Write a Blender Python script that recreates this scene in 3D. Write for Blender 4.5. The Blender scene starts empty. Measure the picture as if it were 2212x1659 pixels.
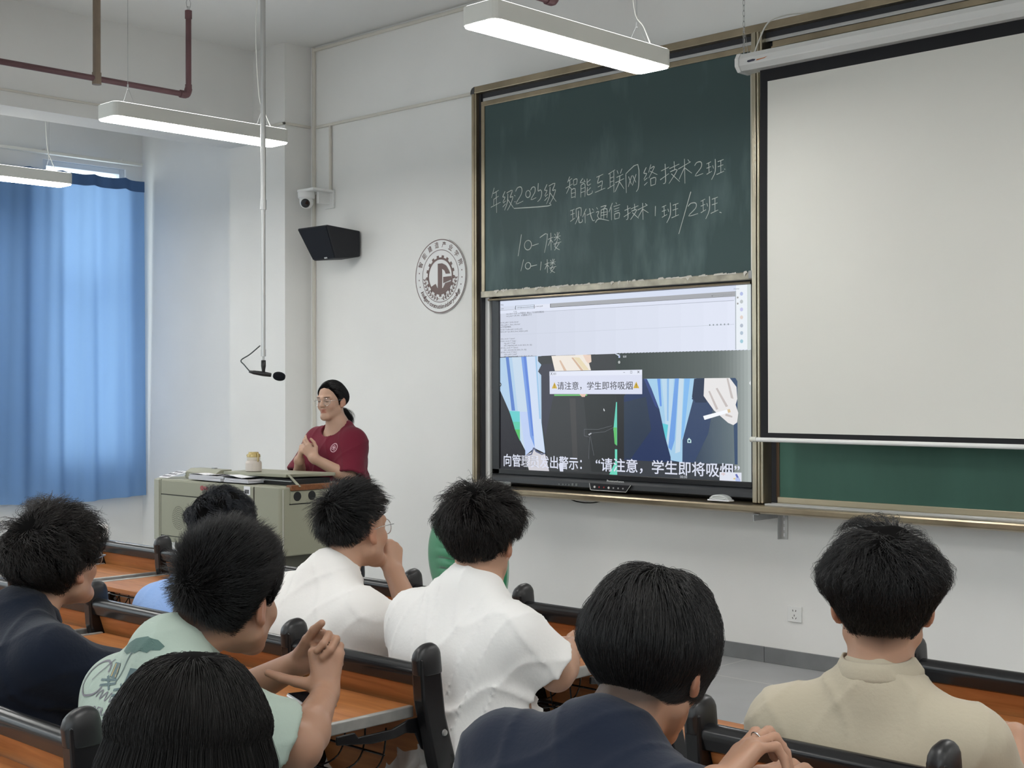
import bpy, math, random
import numpy as np
from mathutils import Vector, Matrix, Quaternion
PI = math.pi
SC = bpy.context.scene
COL = SC.collection
random.seed(7)
RNG = np.random.RandomState(11)

# ------------------------------------------------------------------ camera
FOC = 2937.0                                   # focal length in pixels of the 2212 px wide frame
yaw, pitch, roll = math.atan2(.6924, .7215), math.atan(12.5 / FOC), 0.0022
CAM = Vector((0, 0, 1.49))
fw = Vector((-math.sin(yaw) * math.cos(pitch), math.cos(yaw) * math.cos(pitch), math.sin(pitch)))
rt = Vector((math.cos(yaw), math.sin(yaw), 0))
up = rt.cross(fw)
rt2 = (rt * math.cos(roll) - up * math.sin(roll)).normalized()
up2 = rt2.cross(fw)
cd = bpy.data.cameras.new('camera')
cd.sensor_fit = 'HORIZONTAL'
cd.sensor_width = 36.0
cd.lens = FOC / 2212 * 36.0
cd.clip_start = 0.05
cam = bpy.data.objects.new('camera', cd)
cam.matrix_world = Matrix(((rt2.x, up2.x, -fw.x, CAM.x), (rt2.y, up2.y, -fw.y, CAM.y), (rt2.z, up2.z, -fw.z, CAM.z), (0, 0, 0, 1)))
COL.objects.link(cam)
SC.camera = cam

# ------------------------------------------------------------------ world, exposure
W = bpy.data.worlds.new('daylight')
SC.world = W
W.use_nodes = True
bgn = W.node_tree.nodes['Background']
bgn.inputs[0].default_value = (0.86, 0.93, 1.0, 1)
bgn.inputs[1].default_value = 3.3
SC.view_settings.view_transform = 'Standard'
SC.view_settings.look = 'None'
SC.view_settings.gamma = 1.0
SC.view_settings.exposure = 0.0
SC.view_settings.use_curve_mapping = False
LAMP_W = 29.0                                  # emission strength of the pendant lamp diffusers
SCREEN_E = 0.80                                # emission of a white pixel of the display
# daylight portals in the window openings help the sky find its way in
WINDOWS = [(5.40, 6.16, 0.86, 3.40), (0.9, 2.4, 0.86, 3.40), (-0.9, 0.6, 0.86, 3.40), (-3.2, -1.6, .86, 3.40)]   # y0, y1, z0, z1 in the left wall
XW = -10.53
for i, (y0, y1, z0, z1) in enumerate(WINDOWS):
    ld = bpy.data.lights.new('window_portal', 'AREA')
    ld.shape = 'RECTANGLE'
    ld.size, ld.size_y = (z1 - z0), (y1 - y0)
    ld.cycles.is_portal = True
    lo = bpy.data.objects.new('window_portal', ld)
    lo.location = (XW - .22, (y0 + y1) / 2, (z0 + z1) / 2)
    lo.rotation_euler = (0, -PI / 2, 0)
    COL.objects.link(lo)
ADDED_BACK_WINDOWS = [(-5.2, -2.6, 1.0, 3.3), (-1.6, 1.0, 1.0, 3.3), (2.0, 4.6, 1.0, 3.3)]    # x0, x1, z0, z1; unseen windows added in the back wall as fill
for x0, x1, z0, z1 in ADDED_BACK_WINDOWS:
    ld = bpy.data.lights.new('window_portal', 'AREA')
    ld.shape = 'RECTANGLE'; ld.size, ld.size_y = x1 - x0, z1 - z0
    ld.cycles.is_portal = True
    lo = bpy.data.objects.new('window_portal', ld)
    lo.location = ((x0 + x1) / 2, -4.42, (z0 + z1) / 2)
    lo.rotation_euler = (PI / 2, 0, 0)
    COL.objects.link(lo)

# ------------------------------------------------------------------ materials
def lin(r, g, b):
    f = lambda c: (c / 255 / 12.92) if c / 255 <= .04045 else ((c / 255 + .055) / 1.055) ** 2.4
    return (f(r), f(g), f(b))

MATS = {}
def mat(name, col=(.5, .5, .5), rough=.5, metal=0.0, spec=.5, noise=None, bump=None, emis=None, coat=0, sheen=0, attr=None):
    """noise=(scale, amount, stretch xyz)  bump=(scale, strength, stretch)"""
    if name in MATS: return MATS[name]
    m = bpy.data.materials.new(name)
    m.use_nodes = True
    nt = m.node_tree
    b = nt.nodes['Principled BSDF']
    b.inputs['Base Color'].default_value = (*col, 1)
    b.inputs['Roughness'].default_value = rough
    b.inputs['Metallic'].default_value = metal
    b.inputs['Specular IOR Level'].default_value = spec
    if coat:
        b.inputs['Coat Weight'].default_value = coat
        b.inputs['Coat Roughness'].default_value = .15
    if sheen:
        b.inputs['Sheen Weight'].default_value = sheen
        b.inputs['Sheen Roughness'].default_value = .5
    if emis:
        b.inputs['Emission Color'].default_value = (*emis[0], 1)
        b.inputs['Emission Strength'].default_value = emis[1]
    tc = None
    def coord(stretch):
        nonlocal tc
        if tc is None: tc = nt.nodes.new('ShaderNodeTexCoord')
        mp = nt.nodes.new('ShaderNodeMapping')
        mp.inputs['Scale'].default_value = stretch
        nt.links.new(tc.outputs['Object'], mp.inputs['Vector'])
        return mp.outputs['Vector']
    if noise:
        n = nt.nodes.new('ShaderNodeTexNoise')
        n.inputs['Scale'].default_value = noise[0]
        n.inputs['Detail'].default_value = 5
        nt.links.new(coord(noise[2]), n.inputs['Vector'])
        r = nt.nodes.new('ShaderNodeMapRange')
        r.inputs[1].default_value, r.inputs[2].default_value = .3, .7
        r.inputs[3].default_value, r.inputs[4].default_value = 1 - noise[1], 1 + noise[1]
        nt.links.new(n.outputs['Fac'], r.inputs[0])
        mx = nt.nodes.new('ShaderNodeVectorMath'); mx.operation = 'SCALE'
        mx.inputs[0].default_value = col
        nt.links.new(r.outputs[0], mx.inputs['Scale'])
        nt.links.new(mx.outputs[0], b.inputs['Base Color'])
    if attr:                                   # a second colour where the point attribute says so (lips, stubble, prints)
        a = nt.nodes.new('ShaderNodeAttribute'); a.attribute_name = attr
        mx = nt.nodes.new('ShaderNodeMix'); mx.data_type = 'RGBA'; mx.blend_type = 'MULTIPLY'
        mx.inputs[0].default_value = 1
        mx.inputs[6].default_value = (*col, 1)
        nt.links.new(a.outputs['Color'], mx.inputs[7])
        nt.links.new(mx.outputs[2], b.inputs['Base Color'])
    if bump:
        n = nt.nodes.new('ShaderNodeTexNoise')
        n.inputs['Scale'].default_value = bump[0]
        n.inputs['Detail'].default_value = 4
        nt.links.new(coord(bump[2] if len(bump) > 2 else (1, 1, 1)), n.inputs['Vector'])
        bp = nt.nodes.new('ShaderNodeBump')
        bp.inputs['Strength'].default_value = bump[1]
        bp.inputs['Distance'].default_value = .01
        nt.links.new(n.outputs['Fac'], bp.inputs['Height'])
        nt.links.new(bp.outputs[0], b.inputs['Normal'])
    MATS[name] = m
    return m

def wood(name, c1, c2, axis=0):
    if name in MATS: return MATS[name]
    m = mat(name, c1, .42, 0, .4)
    nt = m.node_tree; b = nt.nodes['Principled BSDF']
    tc = nt.nodes.new('ShaderNodeTexCoord'); mp = nt.nodes.new('ShaderNodeMapping')
    mp.inputs['Scale'].default_value = (1.2, 14, 14)
    nt.links.new(tc.outputs['Object'], mp.inputs['Vector'])
    n = nt.nodes.new('ShaderNodeTexNoise'); n.inputs['Scale'].default_value = 3.2; n.inputs['Detail'].default_value = 8
    n.inputs['Distortion'].default_value = .6
    nt.links.new(mp.outputs[0], n.inputs['Vector'])
    cr = nt.nodes.new('ShaderNodeValToRGB')
    cr.color_ramp.elements[0].position = .32; cr.color_ramp.elements[0].color = (*c2, 1)
    cr.color_ramp.elements[1].position = .66; cr.color_ramp.elements[1].color = (*c1, 1)
    nt.links.new(n.outputs['Fac'], cr.inputs[0]); nt.links.new(cr.outputs[0], b.inputs['Base Color'])
    return m

M_WALL = mat('white_wall_paint', (.80, .795, .77), .75, 0, .25, noise=(1.1, .035, (1, 1, 1)), bump=(60, .05))
M_CEIL = mat('white_ceiling_paint', (.78, .78, .76), .85, 0, .2, noise=(.8, .03, (1, 1, 1)))
M_BRASS = mat('champagne_aluminium', (.36, .30, .21), .30, .9, .5, noise=(5, .18, (1, 1, 1)))
M_DARKAL = mat('dark_aluminium_recess', (.035, .036, .042), .5, .3)
M_SILVER = mat('silver_aluminium', (.55, .55, .54), .35, .8)
M_BLACKM = mat('black_gloss_metal', (.009, .009, .010), .22, 0, .45)
M_BLACKP = mat('black_plastic', (.014, .014, .015), .38, 0, .5, bump=(300, .03))
M_WOOD = wood('orange_wood_laminate', lin(190, 126, 74), lin(158, 98, 52))
M_WHITEP = mat('white_plastic', (.78, .78, .76), .4)
M_WHITEM = mat('white_painted_metal', (.74, .74, .69), .4)
M_GREY = mat('grey_plastic', (.33, .34, .34), .45)
M_OLIVE = mat('olive_grey_powder_coat', (.30, .30, .225), .48, 0, .4, bump=(220, .02))
M_OLIVE_SHADE = mat('shaded_olive_powder_coat', (.12, .12, .095), .5, 0, .4)  # the same olive darkened: shade under the upper cabinet put into the colour
M_HOLE = mat('dark_cavity', (.012, .012, .012), .8)
M_CHROME = mat('polished_metal', (.6, .6, .6), .18, 1.0)
M_PAPER = mat('white_paper', (.80, .80, .82), .8)
M_PIPE = mat('maroon_pipe_paint', (.10, .048, .052), .5, 0, .4, noise=(8, .15, (1, 1, 1)))
M_PIPEB = mat('brown_pipe_paint', (.17, .13, .095), .55, 0, .4, noise=(8, .15, (1, 1, 1)))

# ------------------------------------------------------------------ mesh builder
class MB:
    def __init__(s): s.v = []; s.f = []; s.m = []; s.cur = 0
    def add(s, vs, fs, mi=None):
        o = len(s.v); s.v += [tuple(map(float, q)) for q in vs]
        mi = s.cur if mi is None else mi
        for f in fs: s.f.append(tuple(o + i for i in f)); s.m.append(mi)
        return s
    def box(s, x0, x1, y0, y1, z0, z1, mi=None):
        vs = [(x, y, z) for z in (z0, z1) for y in (y0, y1) for x in (x0, x1)]
        return s.add(vs, [(0, 2, 3, 1), (4, 5, 7, 6), (0, 1, 5, 4), (2, 6, 7, 3), (0, 4, 6, 2), (1, 3, 7, 5)], mi)
    def prism(s, pts, ax, a0, a1, mi=None):
        """polygon pts in the plane normal to axis ax, extruded from a0 to a1"""
        def P(q, a):
            if ax == 'x': return (a, q[0], q[1])
            if ax == 'y': return (q[0], a, q[1])
            return (q[0], q[1], a)
        n = len(pts)
        vs = [P(q, a0) for q in pts] + [P(q, a1) for q in pts]
        fs = [tuple(range(n))[::-1], tuple(range(n, 2 * n))] + [(i, (i + 1) % n, n + (i + 1) % n, n + i) for i in range(n)]
        return s.add(vs, fs, mi)
    def tube(s, pts, r, seg=10, caps=True, mi=None, closed=False):
        pts = [Vector(p) for p in pts]; n = len(pts)
        rs = r if hasattr(r, '__len__') else [r] * n
        vs = []; prev = None
        for i, p in enumerate(pts):
            if closed: t = pts[(i + 1) % n] - pts[i - 1]
            else: t = pts[min(i + 1, n - 1)] - pts[max(i - 1, 0)]
            t = t.normalized() if t.length > 1e-9 else Vector((0, 0, 1))
            if prev is None:
                a = Vector((0, 0, 1)) if abs(t.z) < .9 else Vector((1, 0, 0))
                u = t.cross(a).normalized()
            else:
                u = prev - t * prev.dot(t)
                u = u.normalized() if u.length > 1e-6 else t.orthogonal().normalized()
            prev = u; w = t.cross(u)
            for k in range(seg):
                a = 2 * PI * k / seg
                vs.append(p + (u * math.cos(a) + w * math.sin(a)) * rs[i])
        fs = []
        for i in range(n if closed else n - 1):
            j = (i + 1) % n
            for k in range(seg):
                k2 = (k + 1) % seg
                fs.append((i * seg + k, i * seg + k2, j * seg + k2, j * seg + k))
        if caps and not closed:
            fs.append(tuple(range(seg))[::-1]); fs.append(tuple((n - 1) * seg + k for k in range(seg)))
        return s.add(vs, fs, mi)
    def lathe(s, prof, c, ax='z', seg=24, mi=None):
        """prof: list of (radius, height) along axis ax from the centre c"""
        vs = []
        for r, h in prof:
            for k in range(seg):
                a = 2 * PI * k / seg; x, y = r * math.cos(a), r * math.sin(a)
                vs.append({'z': (c[0] + x, c[1] + y, c[2] + h), 'y': (c[0] + x, c[1] + h, c[2] - y), 'x': (c[0] + h, c[1] + x, c[2] + y)}[ax])
        n = len(prof)
        fs = [(i * seg + k, i * seg + (k + 1) % seg, (i + 1) * seg + (k + 1) % seg, (i + 1) * seg + k) for i in range(n - 1) for k in range(seg)]
        fs += [tuple(range(seg))[::-1], tuple((n - 1) * seg + k for k in range(seg))]
        return s.add(vs, fs, mi)
    def quad(s, a, b, c, d, mi=None): return s.add([a, b, c, d], [(0, 1, 2, 3)], mi)
    def xf(s, M, i0=0):
        s.v[i0:] = [tuple(M @ Vector(q)) for q in s.v[i0:]]
        return s

def catmull(pts, n=6):
    pts = [np.array(p, float) for p in pts]; out = []
    for i in range(len(pts) - 1):
        p0 = pts[max(i - 1, 0)]; p1 = pts[i]; p2 = pts[i + 1]; p3 = pts[min(i + 2, len(pts) - 1)]
        for k in range(n):
            t = k / n
            out.append(.5 * (2 * p1 + (p2 - p0) * t + (2 * p0 - 5 * p1 + 4 * p2 - p3) * t * t + (3 * p1 - p0 - 3 * p2 + p3) * t ** 3))
    out.append(pts[-1]); return out

def link(o, parent=None):
    COL.objects.link(o)
    if parent is not None:
        o.parent = parent
        o.matrix_parent_inverse = ROOT_INV[parent.name] if parent.name in ROOT_INV else Matrix.Identity(4)
    return o
ROOT_INV = {}
def tag(o, label=None, cat=None, group=None, kind=None):
    if label: o['label'] = label
    if cat: o['category'] = cat
    if group: o['group'] = group
    if kind: o['kind'] = kind
    return o
def thing(name, loc, label, cat, group=None):
    o = bpy.data.objects.new(name, None)
    o.empty_display_size = .1
    o.location = loc
    COL.objects.link(o)
    ROOT_INV[o.name] = Matrix.Translation(Vector(loc)).inverted()
    return tag(o, label, cat, group)
def obj(name, mb, mats, parent=None, bevel=0, smooth=False, base=True, seg=2):
    """links the builder's geometry as ONE mesh object; a top-level one gets its origin at its base"""
    me = bpy.data.meshes.new(name)
    v = np.array(mb.v, float)
    loc = Vector((0, 0, 0))
    if parent is None and base:
        lo, hi = v.min(0), v.max(0)
        loc = Vector(((lo[0] + hi[0]) / 2, (lo[1] + hi[1]) / 2, lo[2]))
        v = v - np.array(loc)
    me.from_pydata(v.tolist(), [], mb.f)
    mats = mats if isinstance(mats, (list, tuple)) else [mats]
    for m in mats: me.materials.append(m)
    if len(mats) > 1: me.polygons.foreach_set('material_index', mb.m)
    if smooth: me.polygons.foreach_set('use_smooth', [True] * len(me.polygons))
    me.update()
    o = bpy.data.objects.new(name, me)
    o.location = loc
    link(o, parent)
    ROOT_INV[o.name] = Matrix.Translation(loc).inverted()
    if parent is not None and parent.parent is not None:          # a sub-part: its parent part sits in world space already
        o.matrix_parent_inverse = Matrix.Identity(4)
    if bevel:
        b = o.modifiers.new('bevel', 'BEVEL'); b.width = bevel; b.segments = seg; b.limit_method = 'ANGLE'; b.angle_limit = .6
        b.harden_normals = False
    return o
def struct(name, mb, mats, bevel=0, parent=None):
    o = obj(name, mb, mats, parent, bevel)
    if parent is None: o['kind'] = 'structure'
    return o
def auto_smooth(o, ang=.7):
    o.data.polygons.foreach_set('use_smooth', [True] * len(o.data.polygons))
    try: o.data.set_sharp_from_angle(angle=ang)
    except Exception: pass
    return o
def dup(root, move, label=None, group=None):
    r = root.copy(); COL.objects.link(r); r.location = root.location + Vector(move)
    if label: r['label'] = label
    if group: r['group'] = group
    for ch in list(root.children):
        c = ch.copy(); COL.objects.link(c); c.parent = r; c.matrix_parent_inverse = ch.matrix_parent_inverse
        for g in ch.children:
            d = g.copy(); COL.objects.link(d); d.parent = c; d.matrix_parent_inverse = g.matrix_parent_inverse
    return r

# lettering: glyph outlines of the built-in font as flat polygons in (u, v)
_tc = bpy.data.curves.new('lettering', 'FONT')
_to = bpy.data.objects.new('lettering', _tc)
COL.objects.link(_to)
def glyphs(body, offset=0.0, res=3, shear=0.0):
    _tc.body = body; _tc.offset = offset; _tc.resolution_u = res; _tc.shear = shear; _tc.size = 1.0
    bpy.context.view_layer.update()
    dg = bpy.context.evaluated_depsgraph_get()
    me = bpy.data.meshes.new_from_object(_to.evaluated_get(dg))
    v = np.array([q.co[:2] for q in me.vertices]).reshape(-1, 2)
    f = [tuple(p.vertices) for p in me.polygons]
    bpy.data.meshes.remove(me)
    return v, f
def text_into(mb, body, O, U, V, height=None, width=None, mi=0, offset=0.0, shear=0.0, res=3, center=False, fitbox=None):
    """writes body from point O with unit axes U, V; height = em size, width = forced total width"""
    v, f = glyphs(body, offset, res, shear)
    if not len(v): return
    lo, hi = v.min(0), v.max(0)
    if fitbox:
        v = (v - lo) / (hi - lo) * np.array(fitbox)
    else:
        s = height
        sx = (width / (hi[0] - lo[0])) if width else s
        v = (v - np.array([lo[0], 0])) * np.array([sx, s])
        if center: v[:, 0] -= (v[:, 0].max()) / 2
    O, U, V = np.array(O), np.array(U), np.array(V)
    mb.add(O + v[:, :1] * U + v[:, 1:] * V, f, mi)

# ------------------------------------------------------------------ signed-distance bodies -> one continuous surface
def nrm(v): v = np.asarray(v, float); return v / (np.linalg.norm(v) + 1e-12)
class SDF:
    """ordered list of rounded shapes, smoothly joined; mesh() wraps them in ONE surface"""
    def __init__(s): s.ops = []; s.late = []
    def cone(s, a, b, ra, rb=None, k=.02, op='+', flat=None):
        a, b = np.array(a, float), np.array(b, float); rb = ra if rb is None else rb
        ab = b - a; L2 = max(ab @ ab, 1e-12)
        def d(P):
            t = np.clip((P - a) @ ab / L2, 0, 1)
            q = P - a - t[:, None] * ab
            if flat is not None:                # flat = (unit axis, factor): cross-section squeezed along that axis
                n, fct = flat
                c = q @ n; q = q + np.outer(c * (1 / fct - 1), n)
            return np.sqrt((q * q).sum(1)) - (ra + t * (rb - ra))
        s.ops.append((op, d, (a + b) / 2, math.sqrt(L2) / 2 + max(ra, rb), k)); return s
    def ell(s, c, r, R=None, k=.02, op='+'):
        c, r = np.array(c, float), np.array(r, float)
        R = np.eye(3) if R is None else R
        def d(P):
            q = (P - c) @ R
            k0 = np.sqrt(((q / r) ** 2).sum(1)); k1 = np.sqrt(((q / (r * r)) ** 2).sum(1)) + 1e-9
            return k0 * (k0 - 1) / k1
        s.ops.append((op, d, c, r.max(), k)); return s
    def plane(s, p, n, c, rad, k=.004, op='-'):
        """cuts away everything on the side n points to, within rad of c"""
        p, n, c = np.array(p, float), nrm(n), np.array(c, float)
        def d(P): return np.maximum(-(P - p) @ n, np.sqrt(((P - c) ** 2).sum(1)) - rad)
        s.ops.append((op, d, c, rad, k)); return s
    def eval(s, P, bump=None):
        D = np.full(len(P), .12)
        lo, hi = P.min(0), P.max(0); ctr = (lo + hi) / 2; half = np.linalg.norm(hi - lo) / 2
        for op, d, c, r, k in s.ops:
            mg = r + k + .05
            if np.linalg.norm(c - ctr) > half + mg: continue
            q = P - c
            idx = np.nonzero((q * q).sum(1) < mg * mg)[0]
            if not len(idx): continue
            e = d(P[idx]); D0 = D[idx]
            if op == '+':
                h = np.clip(k - np.abs(D0 - e), 0, None) / max(k, 1e-9)
                D[idx] = np.minimum(D0, e) - h * h * k * .25
            else:
                e = -e
                h = np.clip(k - np.abs(D0 - e), 0, None) / max(k, 1e-9)
                D[idx] = np.maximum(D0, e) + h * h * k * .25
        if bump is not None: D = D + bump(P, D)
        for op, d, c, r, k in s.late:                          # openings cut after the folds are in
            q = P - c
            idx = np.nonzero((q * q).sum(1) < (r + .03) ** 2)[0]
            if len(idx): D[idx] = np.maximum(D[idx], -d(P[idx]))
        return D
    def bounds(s):
        lo = np.min([c - r for op, _, c, r, _ in s.ops if op == '+'], 0) - .02
        hi = np.max([c + r for op, _, c, r, _ in s.ops if op == '+'], 0) + .02
        return lo, hi
    def mesh(s, h=.005, bump=None):
        lo, hi = s.bounds(); B = 4
        n = (np.ceil((hi - lo) / (h * B)).astype(int) + 1)
        # coarse blocks of 4x4 blocks first
        C = 4; nc = np.ceil(n / C).astype(int)
        g = np.stack(np.meshgrid(*[np.arange(q) for q in nc], indexing='ij'), -1).reshape(-1, 3)
        d = s.chunk(lo + (g + .5) * h * B * C, bump)
        g = g[np.abs(d) < h * B * C * .87 + .012]
        sub = np.stack(np.meshgrid(*[np.arange(C)] * 3, indexing='ij'), -1).reshape(-1, 3)
        g = (g[:, None] * C + sub[None]).reshape(-1, 3)
        d = s.chunk(lo + (g + .5) * h * B, bump)
        g = g[np.abs(d) < h * B * .87 + .006]
        sub = np.stack(np.meshgrid(*[np.arange(B)] * 3, indexing='ij'), -1).reshape(-1, 3)
        cells = (g[:, None] * B + sub[None]).reshape(-1, 3)
        N = (n * B + C * B + 4).astype(np.int64)
        key = lambda q: (q[..., 0] * N[1] + q[..., 1]) * N[2] + q[..., 2]
        corner = np.array([(i, j, k) for i in (0, 1) for j in (0, 1) for k in (0, 1)])
        ck = key(cells[:, None] + corner[None])
        uk, inv = np.unique(ck.ravel(), return_inverse=True)
        up_ = np.stack([uk // (N[1] * N[2]), (uk // N[2]) % N[1], uk % N[2]], -1)
        val = s.chunk(lo + up_ * h, bump)
        cv = val[inv].reshape(-1, 8)
        act = (cv.min(1) < 0) & (cv.max(1) >= 0)
        cells, cv = cells[act], cv[act]
        edges = [(0, 4), (1, 5), (2, 6), (3, 7), (0, 2), (1, 3), (4, 6), (5, 7), (0, 1), (2, 3), (4, 5), (6, 7)]
        acc = np.zeros((len(cells), 3)); cnt = np.zeros(len(cells))
        for a, b in edges:
            va, vb = cv[:, a], cv[:, b]; x = (va < 0) != (vb < 0)
            t = np.where(x, va / np.where(np.abs(va - vb) < 1e-12, 1, va - vb), 0)
            acc += np.where(x[:, None], corner[a] + t[:, None] * (corner[b] - corner[a]), 0); cnt += x
        V = lo + (cells + acc / cnt[:, None]) * h
        kk = key(cells); order = np.argsort(kk); ks = kk[order]
        def find(q):
            k = key(q); i = np.clip(np.searchsorted(ks, k), 0, len(ks) - 1)
            return np.where(ks[i] == k, order[i], -1)
        F = []
        for ax, (b1, b2) in ((0, (1, 2)), (1, (2, 0)), (2, (0, 1))):
            e = np.zeros(3, int); e[ax] = 1
            far = {0: 4, 1: 2, 2: 1}[ax]
            va, vb = cv[:, 0], cv[:, far]; x = np.nonzero((va < 0) != (vb < 0))[0]
            q = cells[x]; d1 = np.zeros(3, int); d1[b1] = 1; d2 = np.zeros(3, int); d2[b2] = 1
            i0, i1, i2, i3 = x, find(q - d1), find(q - d1 - d2), find(q - d2)
            ok = (i1 >= 0) & (i2 >= 0) & (i3 >= 0)
            fq = np.stack([i0, i1, i2, i3], -1)[ok]
            flip = (va[x] >= 0)[ok]
            fq[flip] = fq[flip][:, ::-1]
            F.append(fq)
        return V, np.concatenate(F)
    def chunk(s, P, bump, n=20000):
        # spatially coherent chunks so that far shapes are skipped
        out = np.empty(len(P))
        for i in range(0, len(P), n): out[i:i + n] = s.eval(P[i:i + n], bump)
        return out

def mesh_np(name, V, F, mats, parent=None, smooth=True, col=None, loc=None):
    """F: (n,3) or (n,4) array"""
    me = bpy.data.meshes.new(name)
    V = np.asarray(V, float)
    L = np.zeros(3) if loc is None else np.array(loc, float)
    n, k = F.shape
    me.vertices.add(len(V)); me.vertices.foreach_set('co', (V - L).astype(np.float32).ravel())
    me.loops.add(n * k); me.loops.foreach_set('vertex_index', F.astype(np.int32).ravel())
    me.polygons.add(n); me.polygons.foreach_set('loop_start', np.arange(0, n * k, k, dtype=np.int32))
    me.polygons.foreach_set('loop_total', np.full(n, k, np.int32))
    me.polygons.foreach_set('use_smooth', np.full(n, smooth))
    me.update(calc_edges=True)
    for m in (mats if isinstance(mats, (list, tuple)) else [mats]): me.materials.append(m)
    if col is not None:
        a = me.color_attributes.new('tint', 'FLOAT_COLOR', 'POINT')
        c = np.ones((len(V), 4), np.float32); c[:, :3] = col
        a.data.foreach_set('color', c.ravel())
    o = bpy.data.objects.new(name, me)
    o.location = L
    link(o, parent)
    ROOT_INV[o.name] = Matrix.Translation(Vector(L)).inverted()
    if parent is not None and parent.parent is not None: o.matrix_parent_inverse = Matrix.Identity(4)
    return o

# ================================================================== the room
XR_, YB, YF, ZC = 5.2, -4.2, 6.32, 4.06        # right wall, back wall, front wall, ceiling
m = mat('grey_floor_tile', (.38, .385, .39), .32, 0, .5, noise=(2.5, .10, (1, 1, 1)))
nt = m.node_tree; b_ = nt.nodes['Principled BSDF']
tc = nt.nodes.new('ShaderNodeTexCoord'); br = nt.nodes.new('ShaderNodeTexBrick')
br.offset = 0; br.inputs['Scale'].default_value = 1
br.inputs['Mortar Size'].default_value = .004; br.inputs['Brick Width'].default_value = .8; br.inputs['Row Height'].default_value = .8
br.inputs['Color1'].default_value = (1, 1, 1, 1); br.inputs['Color2'].default_value = (.93, .93, .93, 1); br.inputs['Mortar'].default_value = (1.5, 1.45, 1.35, 1)
nt.links.new(tc.outputs['Object'], br.inputs['Vector'])
src = b_.inputs['Base Color'].links[0].from_socket
mx = nt.nodes.new('ShaderNodeMix'); mx.data_type = 'RGBA'; mx.blend_type = 'MULTIPLY'; mx.inputs[0].default_value = 1
nt.links.new(src, mx.inputs[6]); nt.links.new(br.outputs['Color'], mx.inputs[7]); nt.links.new(mx.outputs[2], b_.inputs['Base Color'])
M_FLOOR = m
M_SKIRT = mat('dark_grey_skirting_tile', (.18, .185, .188), .4, 0, .5, noise=(6, .12, (1, 1, 1)))

struct('floor', MB().box(XW - .2, XR_ + .2, YB - .2, YF + .2, -.12, 0), M_FLOOR)
struct('ceiling', MB().box(XW - .2, XR_ + .2, YB - .2, YF + .2, ZC, ZC + .15), M_CEIL)
struct('wall_front', MB().box(XW - .2, XR_ + .2, YF, YF + .2, 0, ZC), M_WALL)
mb = MB(); xs = [XW - .2] + [q for w in ADDED_BACK_WINDOWS for q in w[:2]] + [XR_ + .2]
for a, c in zip(xs[::2], xs[1::2]): mb.box(a, c, YB - .2, YB, 0, ZC)
for x0, x1, z0, z1 in ADDED_BACK_WINDOWS: mb.box(x0, x1, YB - .2, YB, 0, z0); mb.box(x0, x1, YB - .2, YB, z1, ZC)
struct('wall_back', mb, M_WALL)
struct('wall_right', MB().box(XR_, XR_ + .2, YB, YF, 0, ZC), M_WALL)
mb = MB(); ys = [YB] + [q for w in sorted(WINDOWS) for q in w[:2]] + [YF]
for a, b in zip(ys[::2], ys[1::2]): mb.box(XW - .2, XW, a, b, 0, ZC)
for y0, y1, z0, z1 in WINDOWS: mb.box(XW - .2, XW, y0, y1, 0, z0); mb.box(XW - .2, XW, y0, y1, z1, ZC)
struct('wall_left', mb, M_WALL)
struct('pillar', MB().box(-8.86, -8.155, 6.08, YF, 0, ZC), M_WALL)
struct('beam', MB().box(-8.86, -8.55, YB, 6.08, 3.36, ZC), M_CEIL)
struct('beam', MB().box(-8.55, XR_, 2.62, 2.92, 3.50, ZC), M_CEIL)
mb = MB()
x = -8.15
while x < XR_:
    mb.box(x, min(x + .797, XR_), YF - .012, YF, 0, .085); x += .80
struct('baseboard_front', mb, M_SKIRT, .002)
struct('baseboard_pillar', MB().box(-8.87, -8.143, 6.068, 6.32, 0, .085), M_SKIRT, .002)

# windows: white frame, mullion and transom, one glass sheet
M_FRAME = mat('white_window_frame', (.72, .73, .73), .4)
g = bpy.data.materials.new('window_glass'); g.use_nodes = True
nt = g.node_tree; nt.nodes.remove(nt.nodes['Principled BSDF'])
tr = nt.nodes.new('ShaderNodeBsdfTransparent'); gl = nt.nodes.new('ShaderNodeBsdfGlossy'); ms = nt.nodes.new('ShaderNodeMixShader')
tr.inputs[0].default_value = (.93, .96, .96, 1); gl.inputs['Roughness'].default_value = .02; ms.inputs[0].default_value = .05
nt.links.new(tr.outputs[0], ms.inputs[1]); nt.links.new(gl.outputs[0], ms.inputs[2]); nt.links.new(ms.outputs[0], nt.nodes['Material Output'].inputs[0])
for i, (y0, y1, z0, z1) in enumerate(WINDOWS):
    mb = MB(); xa, xb = XW - .09, XW - .03; t = .045
    mb.box(xa, xb, y0, y0 + t, z0, z1).box(xa, xb, y1 - t, y1, z0, z1).box(xa, xb, y0 + t, y1 - t, z0, z0 + t).box(xa, xb, y0 + t, y1 - t, z1 - t, z1)
    zt = z0 + (z1 - z0) * .58; ym = y0 + (y1 - y0) * .46
    mb.box(xa, xb, y0 + t, y1 - t, zt, zt + .05).box(xa, xb, ym - .04, ym + .04, z0 + t, zt)
    w = struct('window_%d' % (i + 1), mb, M_FRAME, .003)
    struct('pane', MB().box(XW - .062, XW - .058, y0 + t, y1 - t, z0 + t, z1 - t), g, parent=w)

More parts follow.
